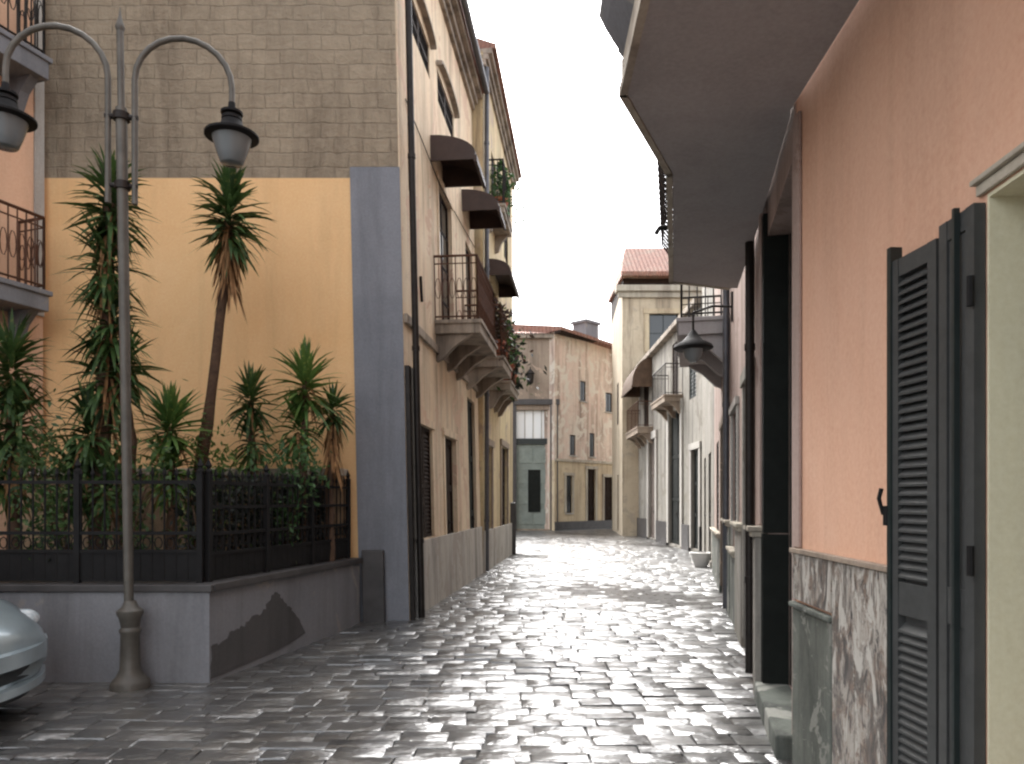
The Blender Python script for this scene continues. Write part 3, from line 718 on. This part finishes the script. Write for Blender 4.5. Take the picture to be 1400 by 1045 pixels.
# ------------------------------------------------------------------ car nose at the left edge
def car():
    cy = 4.97; tip = -3.40
    t = thing('parked_car', (-5.3,cy,0), 'small silver teal car at the left edge, only its rounded nose showing', 'car')
    def sec(x, w, zb, zs, zt, n=24, nose=0):
        ring = []
        for k in range(n):
            a = 2*math.pi*k/n; c, s = math.cos(a), math.sin(a)
            yy = w*math.copysign(abs(c)**.45, c)
            zz = (zt-zb)/2*math.copysign(abs(s)**.6, s)+(zt+zb)/2
            if zz > zs: yy *= 1-.20*((zz-zs)/max(.01,zt-zs))**2
            ring.append((x-nose*(yy/ .82)**2, cy+yy, zz))
        return ring
    S = [(-.0,.50,.34,.52,.58,.10),(-.02,.66,.26,.55,.66,.22),(-.09,.76,.22,.6,.74,.26),(-.25,.80,.2,.66,.84,.24),(-.6,.82,.2,.76,.93,.1),(-1.1,.83,.2,.82,.98,0),(-1.9,.84,.2,.84,.98,0),(-2.8,.84,.2,.84,.98,0),(-3.4,.82,.22,.84,.97,0),(-3.75,.76,.3,.8,.92,-.1),(-3.85,.64,.36,.7,.84,-.1)]
    m = M(); m.rings([sec(tip+a,b,c,d,e,nose=f) for a,b,c,d,e,f in S]); m.build('body', MT['car'], t, smooth=True)
    G = [(-1.05,.70,.94,1.0),(-1.55,.66,.94,1.30),(-1.95,.62,.94,1.42),(-2.6,.62,.94,1.43),(-3.2,.64,.94,1.34),(-3.6,.70,.93,1.0)]
    m = M(); m.rings([sec(tip+a,b,c,e-.1,e) for a,b,c,e in G]); m.build('glasshouse', MT['glass'], t, smooth=True)
    m = M(); m.rings([sec(tip+a,.62,1.40,1.44,1.47) for a in (-1.95,-2.3,-2.65)]); m.build('roof', MT['car'], t, smooth=True)
    def band(z0, z1, pr, name, mat, half=.80):
        m = M(); rr = []
        for k in range(17):
            yy = -half+2*half*k/16; xx = tip+.0-.30*(abs(yy)/.82)**2.2+pr
            rr.append([(xx-.16,cy+yy,z0),(xx,cy+yy,z0+.012),(xx,cy+yy,z1-.012),(xx-.16,cy+yy,z1)])
        m.rings(rr); m.build(name, mat, t, smooth=True)
    band(.40,.53,.05,'bumper',MT['car']); band(.30,.398,.0,'grille',MT['plastic'],.7); band(.21,.29,.035,'lower_bumper',MT['car'],.78); band(.14,.205,-.06,'valance',MT['plastic'],.76)
    for s in (-1,1):
        m = M(); hc = Vector((tip-.235, cy+s*.50, .665))
        m.rings([[(hc.x+.09*math.cos(p), hc.y+.18*math.sin(p)*math.cos(w), hc.z+.085*math.sin(p)*math.sin(w)) for w in [2*math.pi*i/20 for i in range(20)]] for p in [.02,.3,.6,.9,1.2,1.57,2.2]])
        m.build('headlight', MT['headlight'], t, smooth=True)
        for wx in (-.72,-3.05):
            p = Vector((tip+wx, cy+s*.76, .29)); m = M()
            m.tube([p-Vector((0,.09,0)),p-Vector((0,.075,0)),p+Vector((0,.075,0)),p+Vector((0,.09,0))], [.26,.29,.29,.26], 28)
            w_ = m.build('wheel', MT['tyre'], t, smooth=True)
            m = M(); m.tube([p+Vector((0,s*.085,0)),p+Vector((0,s*.098,0))], [.19,.17], 20); m.build('rim', MT['chrome'], w_, smooth=True)
car()

# ------------------------------------------------------------------ far end: gate house and faded rose house
EY = 39.0
eh = thing('gate_house', (0.5,41,0), 'brownish house closing the street with a tall pale green carriage gate', 'house')
eF = F((-5,EY),(2.18,EY),(0,-1)); ux = lambda x: x+5
gate = (ux(X(706,EY)),ux(X(752,EY)),.06,6.35)
wall(eF,-.05,10.3,[gate],eh,MT['brownwall'],'street_wall',thick=.4)
u0,u1 = gate[0],gate[1]
m = M(); m.fbox(eF,u0,u1,-.3,-.22,.06,4.55)
for k in range(4):
    z = .3+k*1.08; m.fbox(eF,u0+.1,(u0+u1)/2-.05,-.22,-.19,z,z+.8); m.fbox(eF,(u0+u1)/2+.05,u1-.1,-.22,-.19,z,z+.8)
gd = m.build('gate', MT['doorgreen'], eh, bevel=.01)
m = M(); m.fbox(eF,u0+.62,u1-.5,-.188,-.165,.95,3.2); m.build('wicket_door', MT['doordark'], gd)
m = M(); m.fbox(eF,u0,u1,-.3,-.1,4.55,4.85); m.build('transom', MT['greenpaint'], eh)
m = M(); m.fbox(eF,u0,u1,-.3,-.26,4.86,6.35); fl = m.build('fanlight', MT['paleglass'], eh)
m = M()
for k in range(1,4): uu = u0+(u1-u0)*k/4; m.fbox(eF,uu-.025,uu+.025,-.258,-.22,4.86,6.35)
m.build('glazing_bars', MT['white'], fl)
m = M(); m.fbox(eF,u0-.32,u0-.003,.003,.12,-.05,6.6); m.fbox(eF,u1+.003,u1+.42,.003,.12,-.05,6.6); m.fbox(eF,u0-.4,u1+.5,.003,.16,6.602,6.9); m.build('gate_surround', MT['basalt'], eh, bevel=.02)
m = M(); m.fbox(eF,0,eF.L,-.3,.22,10.1,10.32); m.build('cornice', MT['cornice'], eh, bevel=.02)
m = M(); m.rings([[(-5.1,EY-.3,10.33),(-5.1,EY+3,11.3),(-5.1,EY+6,10.33)],[(2.2,EY-.3,10.33),(2.2,EY+3,11.3),(2.2,EY+6,10.33)]]); m.build('roof', MT['tile'], eh)
m = M(); m.box(-5,2.18,EY+.41,EY+6,-.05,10.3); m.build('rear_wall', MT['brownwall'], eh)
m = M(); m.tube([eF(ux(.95),.02,8.3),eF(ux(.95),.5,8.5),eF(ux(.95),.5,8.3)], .03, 6); m.lathe(eF(ux(.95),.5,7.6), [(.05,0),(.16,.1),(.2,.55),(.25,.58),(.06,.8)], 10); m.build('wall_lantern', MT['iron'], eh)

rh = thing('rose_house', (5,43,0), 'faded rose house with small windows and ochre ground floor at the bend', 'house')
rF = F((2.22,EY-.25),(7.6,EY+5.2),(-.3,-1))
rops = []
def ru(px):       # u on the rose front that a sight line meets
    t = (px-CX)/FPX; a, d = rF.a, rF.u
    return (t*a.y-a.x)/(d.x-t*d.y)
lowd = [(ru(774),ru(782),.9,2.9),(ru(803),ru(814),.1,3.3),(ru(826),ru(838),.1,2.9)]
upw = [(ru(793),ru(801),7.0,8.1),(ru(828),ru(837),6.6,7.7),(ru(779),ru(787),4.0,5.1),(ru(806),ru(813),4.0,5.3)]
wall(rF,3.7,10.4,upw,rh,MT['rose'],'upper_wall',thick=.35); wall(rF,-.05,3.7,lowd,rh,MT['ochre'],'ground_floor_wall',thick=.34)
for op in upw: window(rF,op,rh,MT['doorbrown'],nv=1,nh=0)
window(rF,lowd[0],rh,MT['doorbrown']); door(rF,lowd[1],rh,MT['doorbrown']); door(rF,lowd[2],rh,MT['doorbrown'])
for op in lowd: surround(rF,op,rh,MT['coping'],.16,.04)
m = M(); m.fbox(rF,.02,rF.L,.003,.06,-.05,.45); m.build('base_course', MT['basalt'], rh)
m = M(); m.fbox(rF,.02,rF.L,.003,.06,3.64,3.78); m.build('string_course', MT['coping'], rh)
m = M(); m.rings([[rF(-.1,.55,10.42),rF(-.1,.55,10.60),rF(-.1,-3,11.3),rF(-.1,-6,10.5)],[rF(rF.L+.4,.55,10.05),rF(rF.L+.4,.55,10.2),rF(rF.L+.4,-3,10.9),rF(rF.L+.4,-6,10.1)]]); m.build('roof', MT['tile'], rh)
m = M(); m.fbox(rF,-.1,rF.L+.4,.1,.5,10.28,10.41); m.build('eaves', MT['doorbrown'], rh)
pp = [rF(0,-.36,0),rF(rF.L,-.36,0),rF(rF.L,-6,0),rF(0,-6,0)]
m = M(); m.prism(pp,-.05,10.35); m.build('rear_wall', MT['rose'], rh)
m = M(); m.fbox(rF,4.6,5.8,-2.6,-1.6,10.9,12.0); m.fbox(rF,4.5,5.9,-2.7,-1.5,12.002,12.16); m.build('chimney', MT['cement'], rh)

# ------------------------------------------------------------------ right side, far to near
IY = 33.0
ih = thing('ivory_house', (8,35,0), 'tall ivory house facing up the street on the right with red tiled attic', 'house')
iF = F((4.92,IY),(11,IY),(0,-1)); isF = F((4.92,IY+.002),(5.35,39.5),(-1,0))
o1 = (.1,.75,.1,3.0); o5 = (1.2,2.5,8.2,9.9)
wall(iF,-.05,11.1,[o5],ih,MT['ivory'],'front_wall',thick=.4)
wall(isF,-.05,11.1,[(2,3,.1,2.8),(2,3,5.2,7.2)],ih,MT['ivory'],'side_wall',thick=.38,u0=.41)
door(isF,(2,3,.1,2.8),ih,MT['doorbrown']); shutters(isF,(2,3,5.2,7.2),ih,MT['woodgrey'],pitch=.14)
window(iF,o5,ih,MT['greenpaint'],nv=1,nh=1,rec=.1); surround(iF,o5,ih,MT['ochre'],.22,.06,name='window_surround')
m = M(); m.fbox(iF,-.3,iF.L,-.3,.28,10.85,11.12); m.fbox(iF,-.2,iF.L,.0,.14,10.6,10.848); m.build('cornice', MT['coping'], ih, bevel=.03)
m = M(); m.box(5.35,11,35.6,40,11.1,12.5); m.build('attic', MT['doorbrown'], ih)
m = M(); m.rings([[(5.2,35.1,12.25),(5.2,35.1,12.45),(5.75,37.6,14.4),(5.2,40,12.45),(5.2,40,12.25)],[(11.2,35.1,12.25),(11.2,35.1,12.45),(11.2,37.6,14.4),(11.2,40,12.45),(11.2,40,12.25)]]); m.build('roof', MT['tile'], ih)
m = M(); m.box(5.75,11,IY+.41,39.5,-.05,11.08); m.build('rear_wall', MT['ivory'], ih)

wh = thing('grey_white_house', (8,26,0), 'grey white house on the right with tall dark entrance, narrow green door and brown awning', 'house')
wF = F((5.52,21.5),(5.65,32.98),(-1,0)); wu = wF.uy
p1 = (wu(21.75),wu(22.7),.1,3.1); p2 = (wu(24.2),wu(26.1),.06,4.6); p3 = (wu(22.2),wu(23.1),4.7,6.4); p4 = (wu(28.7),wu(30.2),.06,4.0); p5 = (wu(30.4),wu(31.6),4.6,6.6); p6 = (wu(24.7),wu(25.7),5.02,6.95)
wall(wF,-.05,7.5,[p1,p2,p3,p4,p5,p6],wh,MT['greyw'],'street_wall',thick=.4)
door(wF,p1,wh,MT['doordark']); door(wF,p2,wh,MT['doordark']); door(wF,p4,wh,MT['woodgrey'])
shutters(wF,p3,wh,MT['greenpaint'],pitch=.12); shutters(wF,p5,wh,MT['doorbrown'],pitch=.12)
balcony(wF,wu(24.0),wu(26.4),.6,5.0,wh,MT['brownwall'],MT['iron'],thick=.22,spacing=.2); shutters(wF,p6,wh,MT['doorbrown'],pitch=.12)
surround(wF,p1,wh,MT['white'],.2,.05); surround(wF,p2,wh,MT['white'],.28,.07); surround(wF,p4,wh,MT['white'],.3,.07)
balcony(wF,wu(29.4),wu(32.6),.62,4.5,wh,MT['brownwall'],MT['rustiron'],thick=.25,spacing=.2)
canopy(wF,wu(29.6),wu(32.6),.8,7.3,wh,MT['awning'],0,1.1)
for a, b in ((.01,p1[0]-.21),(p1[1]+.21,p2[0]-.29),(p2[1]+.29,p4[0]-.31),(p4[1]+.31,wF.L)):
    m = M(); m.fbox(wF,a,b,.003,.08,-.05,.8); m.build('base_course', MT['basalt'], wh)
m = M(); m.fbox(wF,0,wF.L,-.4,.22,7.3,7.48); m.build('cornice', MT['cornice'], wh, bevel=.02)
m = M(); m.box(5.98,11,21.5,32.9,-.05,7.5); m.build('rear_wall', MT['greyw'], wh)

nh = thing('dull_pink_house', (7,11,0), 'dull pink terraced house on the right with dark stone dado and narrow doors', 'house')
nF = F((1.685,4.41),(5.50,21.48),(-1,.1)); nu = nF.uy
# facade bends a little: three straight runs
nA = F((1.685,4.41),(2.06,6.03),(-1,.2)); nB = F((2.06,6.03),(4.38,16.0),(-1,.2)); nC = F((4.38,16.0),(5.52,21.48),(-1,.2))
bu = nB.uy; cu = nC.uy; au = nA.uy
dA = (au(4.52),au(5.78),.12,3.62)
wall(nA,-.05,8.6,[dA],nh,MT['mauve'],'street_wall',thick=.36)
door(nA,dA,nh,MT['doordark'],rec=.16,rows=4)
m = M(); m.fbox(nA,dA[1]-.012,dA[1]-.002,-.15,.033,1.30,3.615); m.fbox(nA,dA[1]+.0,dA[1]+.11,.004,.036,1.30,3.80); m.build('door_lining', MT['doordark'], nh)
m = M(); m.fbox(nA,dA[1]-.016,dA[1]-.002,-.15,.04,.11,1.29); m.fbox(nA,dA[1]+.0,dA[1]+.108,.004,.042,-.03,1.29); m.build('door_plinth', MT['doordark'], nh)
dB = [(bu(6.95),bu(7.75),.1,2.75),(bu(8.9),bu(9.9),.95,2.7),(bu(11.4),bu(12.6),.1,2.75),(bu(14.0),bu(15.0),.9,2.7)]
uB = [(bu(8.4),bu(9.4),4.3,6.5),(bu(11.6),bu(12.6),4.3,6.5)]
wall(nB,-.05,8.6,dB+uB,nh,MT['mauve'],'street_wall',thick=.36)
door(nB,dB[0],nh,MT['doorbrown'],leaves=1); shutters(nB,dB[1],nh,MT['greenpaint'],pitch=.08); door(nB,dB[2],nh,MT['doorbrown']); shutters(nB,dB[3],nh,MT['greenpaint'],pitch=.1)
for op in uB: shutters(nB,op,nh,MT['doorbrown'],pitch=.1)
surround(nB,dB[0],nh,MT['greyw'],.13,.04); surround(nB,dB[1],nh,MT['white'],.1,.03,name='window_surround'); surround(nB,dB[2],nh,MT['brownwall'],.13,.04)
dC = [(cu(17.2),cu(18.2),.1,2.7),(cu(19.4),cu(20.3),.1,2.7)]
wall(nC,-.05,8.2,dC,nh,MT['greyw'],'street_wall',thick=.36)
door(nC,dC[0],nh,MT['doordark']); door(nC,dC[1],nh,MT['doorbrown'])
# dado in pieces between the openings, each with its moulded cap
def dado(Fr, u0, u1, top, mat, pr=.05, capmat='coping', z0=-.05):
    m = M(); m.fbox(Fr,u0,u1,.003,pr,z0,top); d = m.build('dado', mat, nh, bevel=.006)
    m = M(); m.fbox(Fr,u0-.015,u1+.015,.004,pr+.03,top+.002,top+.045); m.fbox(Fr,u0-.03,u1+.03,.004,pr+.055,top+.047,top+.085); m.build('dado_cap', MT[capmat], d, bevel=.006)
dado(nA,dA[1]+.11,nA.L+.0,1.26,MT['greyw'],.09)
dado(nB,.02,dB[0][0]-.14,1.24,MT['slabstone']); dado(nB,dB[0][1]+.14,dB[1][0]-.02,1.22,MT['greyw'])
dado(nB,dB[1][0],dB[1][1],.86,MT['greenstone'],.04); dado(nB,dB[1][1]+.05,dB[2][0]-.14,1.2,MT['greenstone']); dado(nB,dB[2][1]+.14,nB.L,.9,MT['greenstone'])
m = M(); m.fbox(nA,dA[1]+.13,nA.L-.02,.003,.05,1.36,8.4); m.build('pilaster', MT['mauve'], nh, bevel=.006)
m = M(); m.fbox(nA,dA[0]-.05,dA[1]+.05,-.155,.10,-.05,.126); m.build('doorstep', MT['greenstone'], nh, bevel=.015)
pipe([nB(.55,.07,8.3),nB(.55,.07,.02)],.04,nh,MT['iron']); pipe([nB(bu(10.5),.06,8.3),nB(bu(10.5),.06,.02)],.045,nh,MT['zinc'])
balcony(nB,bu(10.6),bu(13.2),.72,4.2,nh,MT['soffit'],MT['iron'],thick=.24,h=1.0)
m = M()
for n, z in ((.12,8.3),(.3,8.42)): m.fbox(nB,-1.6,nB.L,-.3,n,z,z+.118)
m.build('cornice', MT['cornice'], nh)
m = M(); m.prism([(2.1,4.6),(2.45,6.2),(4.77,16.0),(5.9,21.4),(10,21.4),(10,4.6)],-.05,8.3); m.build('rear_wall', MT['mauve'], nh)
m = M(); m.prism([(1.75,4.45),(4.5,16.0),(5.6,21.4),(10,21.4),(10,4.45)],8.55,8.7); m.build('roof', MT['tile'], nh)
# things on it
wl = thing('wall_lantern', (2.95,11.2,4.2), 'dark hooded wall lantern on a bracket under the right hand balconies', 'lantern')
LP = Vector(nB(bu(9.9),.52,3.60)); WP = Vector(nB(bu(9.9),.0,4.15))
wl.location = WP
m = M(); m.tube([WP,WP+(LP-WP)*.5+Vector((0,0,.3)),LP+Vector((0,0,.5)),LP+Vector((0,0,.2))], .018, 8); m.tube([WP-Vector((0,0,.2)),WP+Vector((0,0,.2))], .03, 8); m.build('bracket', MT['iron'], wl, smooth=True)
m = M(); m.lathe(LP, [(.24,0),(.27,.02),(.25,.06),(.14,.12),(.07,.2),(.03,.26)], 20); m.build('hood', MT['black'], wl, smooth=True)
m = M(); m.lathe(LP-Vector((0,0,.17)), [(.05,0),(.11,.06),(.14,.168)], 16); m.build('glass', MT['milk'], wl, smooth=True)
wb = thing('planter_pot', (X(958,17.5),17.5,0), 'white rounded pot by the kerb in front of the grey white house', 'pot')
m = M(); m.lathe((wb.location.x,17.5,-.02), [(.14,0),(.17,.06),(.23,.22),(.24,.30),(.26,.31),(.26,.35),(.22,.36),(.21,.33)], 20); m.build('pot', MT['tin'], wb, smooth=True)
m = M(); m.lathe((wb.location.x,17.5,.28), [(.2,0),(.2,.03),(.05,.05)], 16); m.build('soil', MT['soil'], wb)

# near pink house ---------------------------------------------------------------
pk = thing('pink_house', (3.5,1.5,0), 'smooth pink plastered house at the right edge with louvred shutters and veined stone dado', 'house')
pF = F((1.46-.05*3,-3.0),(1.46+.05*4.36,4.36),(-1,.05)); pu = pF.uy
fd = (pu(1.2),pu(2.46),.14,2.57)
wall(pF,-.05,8.6,[fd],pk,MT['pink'],'street_wall',thick=.3)
u_a, u_b = pu(2.99), pF.L
# veined facing slabs, butted, with cap
xs = [u_a]
while xs[-1] < pu(3.74)-.12: xs.append(xs[-1]+rng.uniform(.36,.5))
xs[-1] = pu(3.74)
m = M()
for a, b in zip(xs[:-1], xs[1:]): m.fbox(pF,a+.003,b-.003,.003,.03+rng.uniform(-.003,.003),-.05,1.245)
dd = m.build('dado', MT['slabstone'], pk, bevel=.004)
m = M(); m.fbox(pF,u_a,u_b,.003,.045,1.248,1.275); m.build('dado_cap', MT['brownwall'], dd, bevel=.004)
m = M(); m.fbox(pF,pu(3.745),u_b-.02,.003,.032,.98,1.245); m.build('dado', MT['slabstone'], pk, bevel=.004)
m = M(); m.fbox(pF,pu(3.745),u_b-.02,.003,.034,-.05,.93); m.build('plinth', MT['slabgreen'], pk, bevel=.008)
m = M(); m.fbox(pF,pu(3.74),u_b,.003,.05,.932,.962); m.build('plinth_cap', MT['greenstone'], pk, bevel=.008)
m = M(); m.fbox(pF,u_b-.10,u_b-.002,.003,.022,1.28,3.8); m.build('corner_strip', MT['mauve'], pk, bevel=.004)
# french door: cream jambs, frame, threshold, glazed leaf inside
m = M(); m.fbox(pF,fd[1]-.012,fd[1]-.001,-.62,.002,.14,2.57); m.fbox(pF,fd[0]+.001,fd[0]+.012,-.62,.002,.14,2.57); m.fbox(pF,fd[0]+.012,fd[1]-.012,-.62,.002,2.556,2.569); m.build('door_reveal', MT['reveal'], pk)
m = M(); m.fbox(pF,fd[0]-.12,fd[1]+.04,.003,.018,2.575,2.612); m.fbox(pF,fd[0]-.12,fd[1]+.05,.003,.034,2.614,2.632); m.build('lintel', MT['coping'], pk, bevel=.004)
m = M(); m.fbox(pF,fd[0]-.05,fd[1]+.05,-.6,.06,.02,.138); m.build('threshold', MT['coping'], pk, bevel=.01)
window(pF,(fd[0]+.012,fd[1]-.012,.14,2.556),pk,MT['reveal'],rec=.5,nv=1,nh=2,sill=False)
m = M(); m.fbox(pF,fd[0]-.4,fd[1]+.4,-.9,-.63,-.05,3.2); m.build('room_wall', MT['reveal'], pk)
# folded louvre shutters
def leaf(a, b, z0, z1, nm='shutter', boards=False):
    Fr = F(a, b, (-1,-.2)); m = M(); L = Fr.L; t = .05; d = .038
    m.fbox(Fr,0,t,-d,0,z0,z1); m.fbox(Fr,L-t,L,-d,0,z0,z1)
    zm = z0+(z1-z0)*.40
    for za, zb in ((z0,z0+.14),(zm,zm+.13),(z1-.07,z1)): m.fbox(Fr,t,L-t,-d,-.003,za,zb)
    m.fbox(Fr,t,L-t,-d,-d+.006,z0+.1,z1-.05)
    z = z0+.15
    if boards:
        for k in range(2): m.fbox(Fr,t+(L-2*t)*k/2+.003,t+(L-2*t)*(k+1)/2-.003,-d+.007,-.008,z0+.145,z1-.075)
        z = z1
    while z < z1-.10:
        if not zm-.035 < z < zm+.125:
            m.hexa([Fr(t,-.001,z),Fr(L-t,-.001,z),Fr(L-t,-d+.008,z+.028),Fr(t,-d+.008,z+.028),Fr(t,-.001,z+.009),Fr(L-t,-.001,z+.009),Fr(L-t,-d+.008,z+.037),Fr(t,-d+.008,z+.037)])
        z += .036
    return m.build(nm, MT['shutter'], pk), Fr
pw = lambda y, n: (pF(pu(y),n,0)[0], pF(pu(y),n,0)[1])
leafA, FA = leaf(pw(2.98,.082), pw(2.70,.046), .16, 2.51)
leafB, FB = leaf(pw(2.68,.046), pw(2.465,.042), .16, 2.545, boards=True)
m = M(); m.fbox(FA,-.012,.014,-.041,.008,.16,2.57); m.build('edge_strip', MT['greenpaint'], leafA)
m = M(); m.fbox(FB,FB.L*.55,FB.L*.62,.0,.02,.16,2.56); m.build('edge_strip', MT['greenpaint'], leafB)
for z in (.5,1.35,2.25):
    m = M(); p = FB(FB.L,.012,z); m.tube([(p[0],p[1],z-.05),(p[0],p[1],z+.05)],.012,8); m.build('hinge', MT['black'], leafB)
m = M(); hp = Vector(FA(-.02,.0,1.50)); m.tube([hp+Vector((.05,.0,0)),hp+Vector((-.015,.01,0)),hp+Vector((-.03,.01,.06)),hp+Vector((-.02,.01,.10))], .009, 8); m.tube([hp+Vector((0,0,-.05)),hp+Vector((0,0,.03))], .018, 8); m.build('latch', MT['black'], leafA)
# big angular balcony
outer = [(.47,-2.9),(.655,4.19),(1.13,5.2),(1.69,7.75),(2.36,8.0)]
inner = [(2.44,8.0),(2.03,6.03),(1.66,4.41),(1.64,4.36),(1.3,-2.9)]
m = M(); m.prism(outer+inner,3.85,4.02); bl = m.build('balcony', MT['soffit'], pk)
m = M()
for a, b in zip(outer[:-1], outer[1:]):
    Fr = F(a, b, (-1,0) if b[0] < 2 else (0,1)); m.fbox(Fr,-.02,Fr.L+.012,.002,.045,3.842,3.90); m.fbox(Fr,-.02,Fr.L+.012,.002,.03,3.902,4.05)
m.build('slab_edge', MT['coping'], bl)
rl = [(p[0]+.04,p[1],0) for p in outer]
mr = M()
for a, b in zip(rl[:-1], rl[1:]):
    o = Vector((-1,0,0)) if b[0] < 2 else Vector((0,.3,0))
    k = railing([a,b],4.02,5.0,.12,.010,.16,o); i = len(mr.v); mr.v += k.v; mr.f += [tuple(j+i for j in f) for f in k.f]
mr.build('railing', MT['iron'], bl)
# screening cloth tied behind the bulged bars on the nearest run
m = M(); fr = F((rl[0][0],rl[0][1]),(rl[1][0],rl[1][1]),(-1,0)); rr = []
for n, z in ((.05,4.06),(.15,4.22),(.19,4.3),(.165,4.47),(.09,4.77),(.07,4.97)): rr.append([fr(0,n+.012,z),fr(fr.L,n+.012,z),fr(fr.L,n,z),fr(0,n,z)])
m.rings(rr); m.build('screen_cloth', MT['cement'], bl)
m = M(); sp = Vector((1.40,6.4,3.92)); m.tube([sp,sp+Vector((-.13,-.03,-.02)),sp+Vector((-.16,-.03,-.07))], .022, 8); m.build('drain_spout', MT['black'], bl, smooth=True)
m = M(); m.fbox(F((1.62,4.30),(2.5,8.0),(-1,.2)),0,3.7,.0,.05,3.74,3.846); m.build('wall_moulding', MT['brownwall'], pk) if False else None
m = M(); m.prism([(1.75,4.36),(1.65,-3.0),(7,-3.0),(7,4.36)],8.58,8.7); m.build('roof', MT['tile'], pk)
m = M(); m.prism([(1.99,4.36),(1.99,4.06),(7,4.06),(7,4.36)],-.05,8.58); m.build('side_wall', MT['pink'], pk); m = M(); m.prism([(1.63,-3.0),(1.63,-2.7),(7,-2.7),(7,-3.0)],-.05,8.58); m.build('side_wall', MT['pink'], pk)

# ------------------------------------------------------------------ pots on the left balconies
def pot(p, label, mat='leafred', s=1.0, n=260):
    t = thing('potted_plant', p, label, 'potted plant', 'potted plants on the left balconies'); m = M(); P = Vector(p)
    m.lathe(P, [(.08*s,0),(.12*s,.18*s),(.135*s,.19*s),(.135*s,.23*s),(.11*s,.23*s)], 14); m.build('pot', MT['terracotta'], t, smooth=True)
    m = M()
    for k in range(n):
        a = rng.uniform(0,6.28); r = abs(rng.gauss(0,.17))*s; z = (.22+rng.random()*.6-.6*r)*s
        m.card(P+Vector((math.cos(a)*r,math.sin(a)*r,z)), .045*s)
    m.build('leaves', MT[mat], t, fix=False)
def onl(Fr, u, n, z, lean=0):
    p = Fr(u,n,z); return (p[0]-lean*z, p[1], p[2])
pot(onl(sF,y2u(14.75),.55,4.375,LEAN),'reddish potted plant on the floor of the second balcony, street corner','leafred',1.5,420)
pot(onl(sF,y2u(15.5),.55,4.375,LEAN),'dark green potted plant on the second balcony, further end','leaf',1.6,420)
pot(onl(tF,t2(17.4),.3,4.315),'tall dark plant in a pot on the yellow house balcony','leafdark',1.9,520)
pot(onl(tF,t2(18.5),.3,4.315),'green plant in a pot at the far end of the yellow house balcony','leaf',1.6,420)
pot(onl(tF,t2(17.3),.22,8.215),'green plant on the high balcony of the yellow house','leafgreen',1.6,420)

# ------------------------------------------------------------------ camera, sky, light
cam = bpy.data.cameras.new('camera'); co = bpy.data.objects.new('camera', cam); COL.objects.link(co)
co.location = (0,0,EYE); co.rotation_euler = (R(90),0,0)
cam.sensor_width = 36; cam.lens = 36*FPX/1400; cam.shift_y = (CY-522.5)/1400; cam.clip_end = 2000; cam.clip_start = .05
scene.camera = co
W = bpy.data.worlds.new('World'); scene.world = W; W.use_nodes = True
nt = W.node_tree; bg = nt.nodes['Background']
sky = nt.nodes.new('ShaderNodeTexSky'); sky.sky_type = 'NISHITA'; sky.sun_disc = False
SE, SR = R(47), R(-18)
sky.sun_elevation = SE; sky.sun_rotation = SR; sky.air_density = 1.0; sky.dust_density = 5.0; sky.ozone_density = 1.0
hs = nt.nodes.new('ShaderNodeHueSaturation'); hs.inputs['Saturation'].default_value = .2
nt.links.new(sky.outputs[0], hs.inputs['Color']); nt.links.new(hs.outputs[0], bg.inputs['Color'])
bg.inputs['Strength'].default_value = .15
sun = bpy.data.lights.new('sun', 'SUN'); so = bpy.data.objects.new('sun', sun); COL.objects.link(so)
sun.energy = .6; sun.angle = R(40); sun.color = (1,.98,.95)
# same direction as the sky's sun: rotation is clockwise from +Y seen from above
sd = Vector((math.sin(SR)*math.cos(SE), math.cos(SR)*math.cos(SE), math.sin(SE)))
so.rotation_euler = sd.to_track_quat('Z', 'Y').to_euler()
scene.view_settings.view_transform = 'Standard'; scene.view_settings.look = 'None'
scene.view_settings.exposure = 2.35; scene.view_settings.gamma = 1
scene.render.engine = 'CYCLES'
scene.cycles.pixel_filter_type = 'BLACKMAN_HARRIS'; scene.cycles.filter_width = 2.3
scene.cycles.max_bounces = 8; scene.cycles.diffuse_bounces = 5
